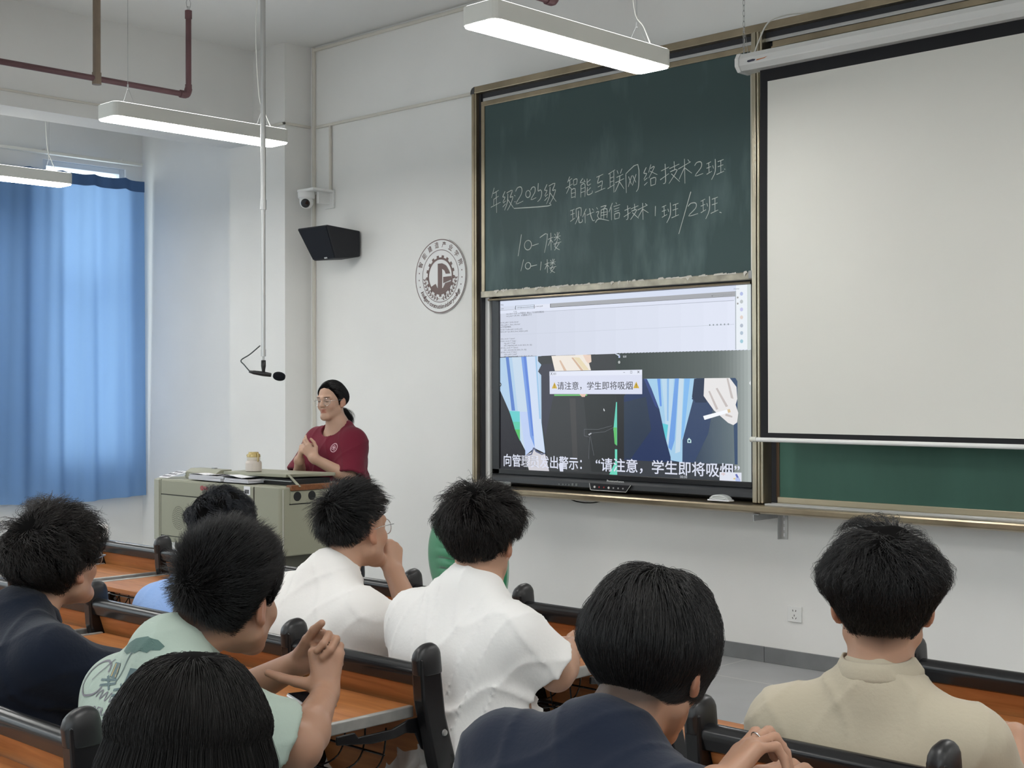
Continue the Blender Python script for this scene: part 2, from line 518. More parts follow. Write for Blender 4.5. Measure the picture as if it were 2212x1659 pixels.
for i, (x0, x1, z0, z1) in enumerate(ADDED_BACK_WINDOWS):  # unseen windows, added to light the front wall from behind
    mb = MB(); ya, yb = YB - .12, YB - .06; t = .045
    mb.box(x0, x0 + t, ya, yb, z0, z1).box(x1 - t, x1, ya, yb, z0, z1).box(x0 + t, x1 - t, ya, yb, z0, z0 + t).box(x0 + t, x1 - t, ya, yb, z1 - t, z1).box((x0 + x1) / 2 - .04, (x0 + x1) / 2 + .04, ya, yb, z0 + t, z1 - t)
    w = struct('window_%d' % (i + 5), mb, M_FRAME, .003)
    struct('pane', MB().box(x0 + t, x1 - t, YB - .092, YB - .088, z0 + t, z1 - t), g, parent=w)

# ------------------------------------------------------------------ curtain and rail
m = bpy.data.materials.new('blue_curtain_cloth'); m.use_nodes = True
nt = m.node_tree; b_ = nt.nodes['Principled BSDF']
cB = lin(120, 156, 200)
b_.inputs['Base Color'].default_value = (*cB, 1); b_.inputs['Roughness'].default_value = .8; b_.inputs['Specular IOR Level'].default_value = .15
tl = nt.nodes.new('ShaderNodeBsdfTranslucent'); tl.inputs[0].default_value = (*lin(165, 200, 242), 1)
ms = nt.nodes.new('ShaderNodeMixShader'); ms.inputs[0].default_value = .36
nz = nt.nodes.new('ShaderNodeTexNoise'); nz.inputs['Scale'].default_value = 240; bp = nt.nodes.new('ShaderNodeBump'); bp.inputs['Strength'].default_value = .05
nt.links.new(nz.outputs['Fac'], bp.inputs['Height']); nt.links.new(bp.outputs[0], b_.inputs['Normal'])
nt.links.new(b_.outputs[0], ms.inputs[1]); nt.links.new(tl.outputs[0], ms.inputs[2]); nt.links.new(ms.outputs[0], nt.nodes['Material Output'].inputs[0])
M_CURT = m
M_HEAD = mat('dark_blue_heading_tape', lin(78, 108, 150), .8, 0, .15)
def curtain_sheet(y0, y1, yb0, yb1, zt, zb, x0, ny=150, nz_=50, folds=5, amp=.024, seed=1, thick=.002, z_from=0., z_to=1.):
    r = np.random.RandomState(seed); ph = r.rand(4) * 6
    V = []; F = []
    for j in range(nz_ + 1):
        t = z_from + (z_to - z_from) * j / nz_
        for i in range(ny + 1):
            s = i / ny
            scal = .018 * abs(math.sin(PI * s * 5.5 + .4)) + .02 * math.exp(-((s - .12) / .06) ** 2)
            z = zt - scal * max(0, 1 - t * 1.2) - t * (zt - zb) + .012 * math.sin(7 * s + 1) * t
            y = (y0 + (y1 - y0) * s) * (1 - t) + (yb0 + (yb1 - yb0) * s) * t
            a = amp * (.6 + .5 * t)
            u = s * folds * 2 * PI
            x = x0 + a * math.sin(u + .7 * math.sin(2.3 * t + ph[0]) + .5 * math.sin(5 * s + ph[1])) + .5 * a * math.sin(2.1 * u + ph[2] + 1.2 * t)
            V.append((x, y, z))
    n = ny + 1
    F = [(j * n + i, j * n + i + 1, (j + 1) * n + i + 1, (j + 1) * n + i) for j in range(nz_) for i in range(ny)]
    return V, F
root = thing('curtain', (-10.36, 5.5, .57), 'long blue curtain drawn across the window at the far left, lit from behind', 'curtain')
V, F = curtain_sheet(4.70, 6.255, 4.68, 6.295, 3.305, .575, -10.40)
o = obj('curtain_cloth', MB().add(V, F), M_CURT, root, smooth=True)
V, F = curtain_sheet(4.70, 6.255, 4.68, 6.295, 3.305, .575, -10.392, nz_=6, z_to=.034)
obj('heading_tape', MB().add(V, F), M_HEAD, root, smooth=True)
rod = thing('curtain_rail', (-10.37, 5.3, 3.40), 'pale metal curtain rail above the blue curtain', 'curtain rail')
obj('rail', MB().box(-10.40, -10.35, 4.2, 6.22, 3.415, 3.44), M_WHITEM, rod, .004)
for y in (4.75, 5.35, 6.05):
    obj('rail_bracket', MB().box(-10.53, -10.36, y - .02, y + .02, 3.44, 3.455), M_WHITEP, rod, .002)

# ------------------------------------------------------------------ pendant lamps
M_LAMP = mat('lamp_diffuser', (.8, .8, .8), .5, emis=((1, .985, .96), LAMP_W))
M_ADDED_UPLIGHT = mat('added_lamp_uplight', (.8, .8, .8), .5, emis=((1, .985, .96), LAMP_W * .13))  # unseen uplight added on the lamp tops to brighten the ceiling
def pendant(cx, y0, y1, zb, label, group='white pendant lamps'):
    w, h = .205, .085
    t = thing('pendant_lamp', (cx, (y0 + y1) / 2, zb), label, 'lamp', group)
    x0, x1 = cx - w / 2, cx + w / 2
    r = .035
    pts = []
    for (px, py, a0) in ((x1 - r, y1 - r, 0), (x0 + r, y1 - r, 90), (x0 + r, y0 + r, 180), (x1 - r, y0 + r, 270)):
        for k in range(5):
            a = math.radians(a0 + 22.5 * k); pts.append((px + r * math.cos(a), py + r * math.sin(a)))
    obj('housing', MB().prism(pts, 'z', zb + .006, zb + h), M_WHITEM, t, .003)
    cxm, cym = cx, (y0 + y1) / 2
    ins = [((p[0] - cxm) * .95 + cxm, (p[1] - cym) * .99 + cym) for p in pts]
    obj('diffuser', MB().prism(ins, 'z', zb, zb + .0065), M_LAMP, t)
    obj('added_uplight', MB().prism(ins, 'z', zb + h - .001, zb + h + .002), M_ADDED_UPLIGHT, t)
    for y in (y0 + .14, y1 - .14):
        mb = MB()
        mb.tube([(cx, y, zb + h + .11), (cx, y, ZC)], .0015, 5)
        mb.tube([(cx - .07, y, zb + h), (cx, y, zb + h + .11), (cx + .07, y, zb + h)], .0012, 5)
        mb.tube([(cx, y, zb + h + .10), (cx, y, zb + h + .125)], .005, 8)
        obj('suspension_wire', mb, M_GREY, t)
    mb = MB().tube(catmull([(cx + .07, y1 - .12, zb + h), (cx + .05, y1 - .15, zb + h + .09), (cx - .01, y1 - .15, zb + h + .2), (cx - .03, y1 - .16, zb + h + .6), (cx, y1 - .15, ZC)], 5), .003, 6)
    obj('power_cable', mb, M_WHITEM, t)
    return t
lamp = pendant(-3.975, 3.94, 5.13, 3.0, 'large white pendant lamp hanging nearest, in front of the chalkboard frame')
dup(lamp, (-2.865, -.065, 0), 'middle white pendant lamp, hanging beyond the maroon pipe and behind the microphone pole')
dup(lamp, (-5.35, -.16, 0), 'far white pendant lamp whose end shows in front of the blue curtain')
for k, (dx, dy) in enumerate([(2.86, 0), (5.6, 0), (8.2, 0), (2.86, -3.2), (5.6, -3.2), (8.2, -3.2), (0, -3.2), (-2.865, -3.2), (-5.35, -3.2), (2.86, -6.2), (5.6, -6.2), (0, -6.2), (-2.865, -6.2), (-5.35, -6.2)]):  # unseen lamps; the two far right columns added to brighten the right side
    dup(lamp, (dx, dy, 0), 'unseen white pendant lamp hanging over the seats outside the picture')

# ------------------------------------------------------------------ sprinkler pipes
t = thing('sprinkler_pipe', (-7.3, 4.2, 3.32), 'maroon sprinkler pipe hanging below the ceiling at the upper left', 'pipe')
X = -7.29; r = .0175
mb = MB().tube([(X, .5, 3.325), (X, 4.66, 3.325)], r, 14)
mb.tube(catmull([(X, 4.64, 3.325), (X, 4.685, 3.328), (X, 4.70, 3.365)], 5), .024, 14)
obj('horizontal_pipe', mb, M_PIPE, t, smooth=False)
mb = MB().tube([(X, 4.70, 3.36), (X, 4.70, 3.845)], r, 14).tube([(X, 4.70, 3.36), (X, 4.70, 3.39)], .021, 14).tube([(X, 4.70, 3.80), (X, 4.70, 3.85)], .022, 14)
obj('riser', mb, M_PIPE, t)
mb = MB().tube([(X, 4.70, 3.85), (X, 4.70, 3.875)], .010, 10)
for s in (-1, 1): mb.tube([(X, 4.70 + s * .012, 3.87), (X, 4.70 + s * .016, 3.90), (X, 4.70 + s * .004, 3.93)], .003, 6)
mb.lathe([(.001, 0), (.018, .001), (.018, .004), (.001, .005)], (X, 4.70, 3.93), seg=12)
obj('sprinkler_head', mb, M_CHROME, t)
mb = MB().tube([(X, 4.075, 3.325), (X, 4.075, ZC)], .0225, 14).tube([(X, 4.075, 3.29), (X, 4.075, 3.36)], .027, 14)
obj('hanger_pipe', mb, M_PIPEB, t)
t = thing('sprinkler_pipe', (-4.3, 4.7, 3.32), 'short maroon pipe end at the top edge above the nearest lamp', 'pipe')
mb = MB().tube([(-4.30, .5, 3.325), (-4.30, 4.74, 3.325)], .0175, 14).tube(catmull([(-4.30, 4.72, 3.325), (-4.30, 4.765, 3.328), (-4.30, 4.78, 3.365)], 5), .024, 14)
obj('horizontal_pipe', mb, M_PIPE, t)
obj('riser', MB().tube([(-4.30, 4.78, 3.36), (-4.30, 4.78, 3.85)], .0175, 14), M_PIPE, t)

# ------------------------------------------------------------------ hanging microphone
t = thing('hanging_microphone', (-5.77, 4.165, 1.53), 'black microphone hanging on a long silver pole above the lectern', 'microphone')
px_, py_ = -5.768, 4.163
obj('pole', MB().tube([(px_, py_, 2.45), (px_, py_, ZC)], .0135, 14), M_SILVER, t)
mb = MB().tube([(px_, py_, 1.69), (px_, py_, 2.46)], .011, 14).tube([(px_, py_, 2.42), (px_, py_, 2.47)], .0165, 14).tube([(px_, py_, 1.665), (px_, py_, 1.70)], .0135, 14).tube([(px_, py_, 1.635), (px_, py_, 1.67)], .006, 8)
obj('lower_pole', mb, M_SILVER, t)
mb = MB().lathe([(.012, 0), (.0125, -.03), (.009, -.05), (.008, -.07)], (px_, py_, 1.645), seg=14)
d = Vector((.72, .67, -.16)).normalized(); c = Vector((px_, py_, 1.575))
mb.tube([c - d * .075, c - d * .05, c, c + d * .04], [.006, .011, .013, .010], 12)
obj('microphone_holder', mb, M_BLACKP, t, smooth=True)
mb = MB(); n = 10
mb.tube([c + d * (.05 + .056 * (1 - math.cos(PI * k / n)) / 1.0 * .5 * 1.15) for k in range(n + 1)], [max(.001, .0235 * math.sin(PI * k / n) ** .75) for k in range(n + 1)], 16)
obj('foam_windshield', mb, mat('black_foam', (.012, .013, .016), .95, 0, .1, bump=(500, .2)), t, smooth=True)
side = Vector((-.72, -.69, 0))
mb = MB().tube(catmull([c - d * .07, c - d * .10 + Vector((0, 0, .03)), Vector((px_, py_, 1.645)) - Vector((.72, .69, 0)).normalized() * .115, Vector((px_, py_, 1.675)) - Vector((.72, .69, 0)).normalized() * .07, (px_ - .012, py_ - .012, 1.72)], 6), .0032, 7)
obj('cable', mb, mat('grey_green_cable', (.07, .085, .085), .5), t, smooth=True)

# ------------------------------------------------------------------ cable conduits on the walls
def conduit(label, pts, w=.024):
    mb = MB()
    for a, b in zip(pts[:-1], pts[1:]):
        a, b = np.array(a), np.array(b); lo, hi = np.minimum(a, b), np.maximum(a, b)
        lo = lo - .5 * w; hi = hi + .5 * w
        mb.box(lo[0], hi[0], lo[1], hi[1], lo[2], hi[2])
    return tag(obj('cable_conduit', mb, M_CONDUIT, None, .003), label, 'conduit')
M_CONDUIT = mat('cream_conduit', (.66, .63, .56), .55)
yc = YF - .012
conduit('pale conduit running down the corner beside the pillar, past the camera', [(-8.10, yc, 4.04), (-8.10, yc, .1)], .022)
conduit('pale conduit along the edge where the ceiling meets the front wall', [(-8.08, yc, 4.03), (2.0, yc, 4.03)], .022)
conduit('pale conduit running level from the pillar to the chalkboard frame', [(-8.06, yc, 3.45), (-6.24, yc, 3.45)], .02)
conduit('short cream conduit dropping to the white dome camera', [(-7.905, yc, 3.44), (-7.905, yc, 2.97)], .018)
conduit('pale conduit wrapped level around the pillar', [(-8.86, 6.068, 3.46), (-8.145, 6.068, 3.46), (-8.145, 6.30, 3.46)], .018)
conduit('thin pale conduit along the face of the long beam', [(-8.54, 0, 3.46), (-8.54, 6.05, 3.46)], .014)

# ------------------------------------------------------------------ dome camera, loudspeaker, socket
t = thing('dome_camera', (-8.0, 6.2, 2.86), 'white dome surveillance camera on the front wall above the loudspeaker', 'camera')
mb = MB().box(-7.975, -7.865, 6.302, 6.32, 2.83, 2.965).box(-8.06, -7.87, 6.12, 6.315, 2.945, 2.965).box(-7.935, -7.91, 6.2, 6.31, 2.86, 2.95)
obj('wall_bracket', mb, M_WHITEP, t, .004)
cc = Vector((-8.0, 6.16, 0))
obj('housing', MB().lathe([(.02, 2.945), (.062, 2.945), (.064, 2.935), (.062, 2.905), (.055, 2.895), (.02, 2.895)], (cc.x, cc.y, 0), seg=28), M_WHITEP, t, smooth=False)
mb = MB(); n = 12
mb.lathe([(max(.002, .052 * math.sin(PI * k / n)), .052 * math.cos(PI * k / n)) for k in range(n + 1)], (cc.x, cc.y, 2.875), seg=24)
eye = obj('eyeball', mb, M_WHITEP, t, smooth=True)
look = Vector((.62, -.72, -.32)).normalized()
R = look.to_track_quat('Z', 'Y').to_matrix().to_4x4()
mb = MB().lathe([(.001, .03), (.034, .03), (.033, .045), (.027, .0525), (.001, .0545)], (0, 0, 0), seg=24)
mb.xf(Matrix.Translation((cc.x, cc.y, 2.872)) @ R)
obj('lens', mb, mat('black_glass', (.008, .008, .01), .08, 0, .6), eye, smooth=False)

t = thing('loudspeaker', (-7.78, 6.22, 2.43), 'black angled loudspeaker mounted on the front wall below the dome camera', 'loudspeaker')
# wedge cabinet: front grille leans down towards the class
B_ = [(-7.93, 6.02, 2.66), (-7.585, 6.02, 2.66), (-7.585, 6.10, 2.425), (-7.84, 6.10, 2.425)]
Bk = [(-7.80, 6.29, 2.635), (-7.555, 6.30, 2.635), (-7.555, 6.30, 2.45), (-7.75, 6.29, 2.44)]
mb = MB().add(B_ + Bk, [(0, 1, 2, 3)[::-1], (4, 5, 6, 7), (0, 4, 5, 1)[::-1], (1, 5, 6, 2)[::-1], (2, 6, 7, 3)[::-1], (3, 7, 4, 0)[::-1]])
sp = obj('cabinet', mb, mat('black_speaker_cabinet', (.013, .014, .018), .6, 0, .4), t, .008)
gf = lambda u, v: Vector(B_[0]).lerp(Vector(B_[1]), u).lerp(Vector(B_[3]).lerp(Vector(B_[2]), u), v)
nrm_ = (Vector(B_[1]) - Vector(B_[0])).cross(Vector(B_[3]) - Vector(B_[0])).normalized()
if nrm_.y > 0: nrm_ = -nrm_
mb = MB().add([gf(u, v) + nrm_ * e for e in (0, .006) for u, v in ((.03, .04), (.97, .04), (.97, .96), (.03, .96))], [(4, 5, 6, 7), (0, 1, 5, 4), (1, 2, 6, 5), (2, 3, 7, 6), (3, 0, 4, 7)])
obj('grille', mb, mat('black_speaker_cloth', (.012, .014, .019), .85, 0, .3, bump=(700, .2)), t)
obj('badge', MB().add([gf(u, v) + nrm_ * .0075 for u, v in ((.55, .925), (.68, .925), (.68, .965), (.55, .965))], [(0, 1, 2, 3)]), M_SILVER, t)
obj('wall_bracket', MB().box(-7.72, -7.62, 6.28, 6.32, 2.50, 2.58), M_BLACKM, t, .003)

t = thing('wall_socket', (-3.965, 6.31, .24), 'white wall socket low on the front wall between two students', 'socket')
obj('socket_plate', MB().box(-4.005, -3.918, YF - .010, YF, .24, .326), M_WHITEP, t, .003)
mb = MB()
for dx, dz, a in ((-.009, .062, .25), (.009, .062, -.25), (0, .036, 0), (-.010, .022, .5), (.010, .022, -.5)):
    q = [(-.0015, -.005), (.0015, -.005), (.0015, .005), (-.0015, .005)]
    mb.prism([(-3.9615 + dx + x_ * math.cos(a) - z_ * math.sin(a), .24 + dz + x_ * math.sin(a) + z_ * math.cos(a)) for x_, z_ in q], 'y', YF - .0112, YF - .0095)
obj('socket_holes', mb, M_HOLE, t)

# ------------------------------------------------------------------ round emblem plate
EC = (-6.728, YF, 2.262); ER = .252
M_EMB = mat('emblem_brown_print', lin(112, 92, 88), .5)
M_EMW = mat('emblem_white_acrylic', (.78, .78, .77), .3, 0, .5)
t = thing('wall_emblem', (EC[0], EC[1], EC[2] - ER), 'round white wall emblem with brown gear, laurel and ring lettering beside the chalkboard', 'emblem')
mb = MB().lathe([(.001, 0), (ER, 0), (ER, -.008), (.001, -.008)], (EC[0], EC[1], EC[2]), ax='y', seg=72)
obj('plate', mb, M_EMW, t)
mb = MB(); ye = YF - .0092
EL = [0]
def pt2(a, r): return (EC[0] + r * math.sin(a), ye - .0003 * EL[0], EC[2] + r * math.cos(a))       # a clockwise from the top
def ring(r0, r1, n=96):
    for k in range(n):
        a, b = 2 * PI * k / n, 2 * PI * (k + 1) / n
        mb.quad(pt2(a, r0), pt2(b, r0), pt2(b, r1), pt2(a, r1))
ring(.244, .250); ring(.175, .179)
NT = 17
for k in range(NT):                                        # gear: rim and teeth
    a = 2 * PI * (k + .5) / NT; w = .095
    mb.quad(pt2(a - w, .122), pt2(a + w, .122), pt2(a + w * .8, .141), pt2(a - w * .8, .141))
EL[0] = 1
for k in range(96):
    a, b = 2 * PI * k / 96, 2 * PI * (k + 1) / 96
    mb.quad(pt2(a, .112), pt2(b, .112), pt2(b, .126), pt2(a, .126))
def P2(u, v): return (EC[0] + u, ye - .0003 * EL[0], EC[2] + v)
# the filled lower bowl, the upright of the J and the G of the device
EL[0] = 2
bowl = [pt2(math.radians(q), .112) for q in range(112, 236, 4)]
mb.add(bowl + [P2(-.075, -.062), P2(-.045, -.05), P2(-.03, -.078), P2(-.012, -.088), P2(.026, -.082), P2(.05, -.05), P2(.105, -.04)][0:7], [tuple(range(len(bowl) + 7))])
EL[0] = 3
mb.quad(P2(-.024, -.09), P2(.018, -.09), P2(.018, .085), P2(-.024, .085))
EL[0] = 4
mb.add([P2(-.018, .045), P2(-.018, .085), P2(.02, .085), P2(.055, .07), P2(.085, .035), P2(.098, .012), P2(.055, .012), P2(.042, .035), P2(.018, .048)], [tuple(range(9))])
EL[0] = 5
mb.quad(P2(.030, -.050), P2(.110, -.03), P2(.110, -.006), P2(.030, -.008)); EL[0] = 0
for s in (-1, 1):                                          # laurel sprays
    for k in range(9):
        a = s * math.radians(172 - k * 9.5 if s > 0 else 172 - k * 9.5); r = .155
        a = math.radians(180) - s * math.radians(8 + k * 9)
        for e in (-1, 1):
            c_ = np.array(pt2(a, r)); tg = np.array(pt2(a - s * .05, r)) - c_; tg /= np.linalg.norm(tg)
            rd = np.array(pt2(a, r + .01)) - c_; rd /= np.linalg.norm(rd)
            dd = tg * .8 + rd * e * .6; dd /= np.linalg.norm(dd); ww = np.array([dd[2], 0, -dd[0]]); c_ = c_ - np.array((0, .0003 * (1 + (k * 2 + (e > 0)) % 4), 0))
            mb.add([c_, c_ + dd * .012 + ww * .005, c_ + dd * .024, c_ + dd * .012 - ww * .005], [(0, 1, 2, 3)])
    for k in range(16):
        a, b = (math.radians(180) - s * math.radians(3 + q * 5) for q in (k, k + 1))
        mb.quad(pt2(a, .1535), pt2(b, .1535), pt2(b, .1565), pt2(a, .1565))
for s, angs in ((-1, (92, 100, 108)), (1, (92, 100, 108))):
    for q in angs:
        for k in range(8):
            c_ = pt2(s * math.radians(q - 14 + 6 * 0), .212)
        c_ = pt2(s * math.radians({92: 82, 100: 95, 108: 108}[q]), .212)
        mb.add([(c_[0] + .005 * math.cos(k * PI / 4), ye, c_[2] + .005 * math.sin(k * PI / 4)) for k in range(8)], [tuple(range(8))])
for k, ch in enumerate('智能建造产业学院'):
    a = math.radians(-67 + k * 134 / 7); O = np.array(pt2(a, .193)); U = np.array([math.cos(a), 0, -math.sin(a)]); V_ = np.array([math.sin(a), 0, math.cos(a)])
    text_into(mb, ch, O - U * .018, U, V_, fitbox=(.038, .042), res=2, offset=.012)
txt = 'Intelligent construction industry college'
adv = []
for ch in txt:
    v, f = glyphs(ch, 0, 2) if ch != ' ' else (np.zeros((0, 2)), [])
    adv.append(((v[:, 0].max() - v[:, 0].min()) if len(v) else .25) + .06)
tot = sum(adv); acc = 0
for ch, w in zip(txt, adv):
    a = math.radians(180 + 62 - 124 * (acc + w / 2) / tot); acc += w
    if ch == ' ': continue
    O = np.array(pt2(a, .220)); U = np.array([-math.cos(a), 0, math.sin(a)]); V_ = -np.array([math.sin(a), 0, math.cos(a)])
    text_into(mb, ch, O - U * (w * .019), U, V_, height=.042, res=2, shear=.25, offset=.012)
obj('emblem_lettering', mb, M_EMB, t)
# the loose second rim the plate leans off
mb = MB().tube([pt2(math.radians(q), .2535 + .003 * max(0, math.sin(math.radians(q)))) for q in range(20, 200, 6)], .0012, 5)
obj('rim', mb, M_EMB, t)

# ================================================================== chalkboard
m = mat('green_chalkboard', lin(50, 74, 68), .55, 0, .35)
nt = m.node_tree; b_ = nt.nodes['Principled BSDF']
tc = nt.nodes.new('ShaderNodeTexCoord'); mp = nt.nodes.new('ShaderNodeMapping'); mp.inputs['Scale'].default_value = (5.5, 1, 1.4)
nt.links.new(tc.outputs['Object'], mp.inputs['Vector'])
n1 = nt.nodes.new('ShaderNodeTexNoise'); n1.inputs['Scale'].default_value = 2.2; n1.inputs['Detail'].default_value = 6
n2 = nt.nodes.new('ShaderNodeTexNoise'); n2.inputs['Scale'].default_value = 1.7; n2.inputs['Detail'].default_value = 2
nt.links.new(mp.outputs[0], n1.inputs['Vector']); nt.links.new(tc.outputs['Object'], n2.inputs['Vector'])
mu = nt.nodes.new('ShaderNodeMath'); mu.operation = 'MULTIPLY'
nt.links.new(n1.outputs['Fac'], mu.inputs[0]); nt.links.new(n2.outputs['Fac'], mu.inputs[1])
r_ = nt.nodes.new('ShaderNodeValToRGB')
r_.color_ramp.elements[0].position = .24; r_.color_ramp.elements[0].color = (*lin(58, 78, 78), 1)
r_.color_ramp.elements[1].position = .62; r_.color_ramp.elements[1].color = (*lin(98, 118, 118), 1)
nt.links.new(mu.outputs[0], r_.inputs[0]); nt.links.new(r_.outputs[0], b_.inputs['Base Color'])
M_GREEN = m
M_GREENR = mat('clean_green_chalkboard', lin(66, 104, 90), .5, 0, .35, noise=(1.5, .10, (3, 1, 1)))
M_CHALK = mat('chalk', (.62, .66, .63), .95, 0, .1)

fr = thing('chalkboard_frame', (-4.05, 6.3, .83), 'champagne metal frame of the wide sliding chalkboard with its tray', 'chalkboard frame')
XL0, XR0 = -6.235, -1.87
mb = MB().box(XL0 + .03, XR0, 6.115, 6.32, 3.388, 3.43).box(XL0, XL0 + .05, 6.14, 6.32, .86, 3.405)
obj('top_rail', MB().box(XL0 + .035, XR0, 6.115, 6.32, 3.388, 3.432), M_BRASS, fr, .004)
mb = MB(); pts = [(XL0 + .036, 3.43)]
mb.prism([(XL0, 3.388), (XL0 + .004, 3.41), (XL0 + .014, 3.424), (XL0 + .036, 3.432), (XL0 + .036, 3.388)], 'y', 6.115, 6.32)
obj('corner_cap', mb, mat('dark_grey_corner', (.05, .05, .05), .4), fr)
obj('upper_track', MB().box(XL0 + .06, XR0, 6.16, 6.32, 3.34, 3.39), M_DARKAL, fr)
obj('track_strip', MB().box(XL0 + .075, XR0, 6.155, 6.165, 3.338, 3.357), M_SILVER, fr, .001)
mb = MB()
for a, b, y in ((0, .018, 6.125), (.018, .030, 6.118), (.030, .046, 6.122)): mb.box(XL0 + a, XL0 + b, y, 6.32, .86, 3.39)
obj('left_post', mb, M_BRASS, fr, .003)
obj('left_channel', MB().box(XL0 + .046, XL0 + .064, 6.15, 6.32, .886, 3.385), M_DARKAL, fr)
obj('left_filler', MB().box(XL0 + .064, XL0 + .10, 6.185, 6.32, .886, 3.30), M_WHITEP, fr)
mb = MB()
for a, b, y in ((-4.094, -4.078, 6.112), (-4.078, -4.062, 6.105), (-4.060, -4.046, 6.110), (-4.046, -4.030, 6.118)): mb.box(a, b, y, 6.30, .885, 3.39)
obj('middle_post', mb, mat('worn_champagne_aluminium', (.50, .45, .34), .28, .9, .5, noise=(9, .25, (1, 1, .3))), fr, .004)
obj('middle_channel', MB().box(-4.030, -3.99, 6.2, 6.32, .885, 3.39), M_DARKAL, fr)
obj('right_post', MB().box(-1.93, XR0, 6.12, 6.32, .86, 3.39), M_BRASS, fr, .004)
mb = MB().prism([(6.05, .843), (6.046, .85), (6.046, .868), (6.052, .877), (6.32, .885), (6.32, .832), (6.07, .835)], 'x', XL0 + .004, XR0)
obj('chalk_tray', mb, M_BRASS, fr, .002)
mb = MB()
for y in (6.085, 6.115, 6.145): mb.box(-4.0, XR0, y, y + .012, .878, .889)
obj('tray_ridges', mb, M_SILVER, fr, .002)
for x in (-5.15, -3.85, -2.6):
    obj('wall_clip', MB().box(x - .018, x + .018, 6.24, 6.32, 3.43, 3.462), M_SILVER, fr, .003)

# upper left sliding panel with the handwriting
pn = thing('sliding_board_panel', (-5.13, 6.15, 2.08), 'raised green chalkboard panel covered in white chalk handwriting, above the display', 'chalkboard')
x0, x1, z0, z1 = -6.158, -4.10, 2.075, 3.325
obj('writing_surface', MB().box(-6.13, -4.112, 6.142, 6.150, 2.115, 3.31), M_GREEN, pn)
obj('frame_top', MB().box(x0, x1, 6.135, 6.160, 3.300, 3.332), M_BRASS, pn, .003)
obj('frame_bottom', MB().box(x0, x1 + .012, 6.130, 6.160, 2.078, 2.118), mat('dusty_aluminium', (.38, .35, .28), .45, .6, .5, noise=(14, .25, (1, 1, 1))), pn, .003)
obj('frame_side', MB().box(x0, -6.128, 6.135, 6.160, 2.10, 3.31), M_BRASS, pn, .003)
obj('frame_side', MB().box(-4.114, x1 + .006, 6.135, 6.160, 2.115, 3.31), mat('pale_aluminium', (.62, .60, .52), .3, .8), pn, .002)
obj('corner_block', MB().box(-4.125, -4.088, 6.125, 6.16, 2.082, 2.125), M_GREY, pn, .004)
obj('pull_rod', MB().tube([(-6.11, 6.15, 2.063), (-4.125, 6.15, 2.063)], .007, 10), M_BRASS, pn)
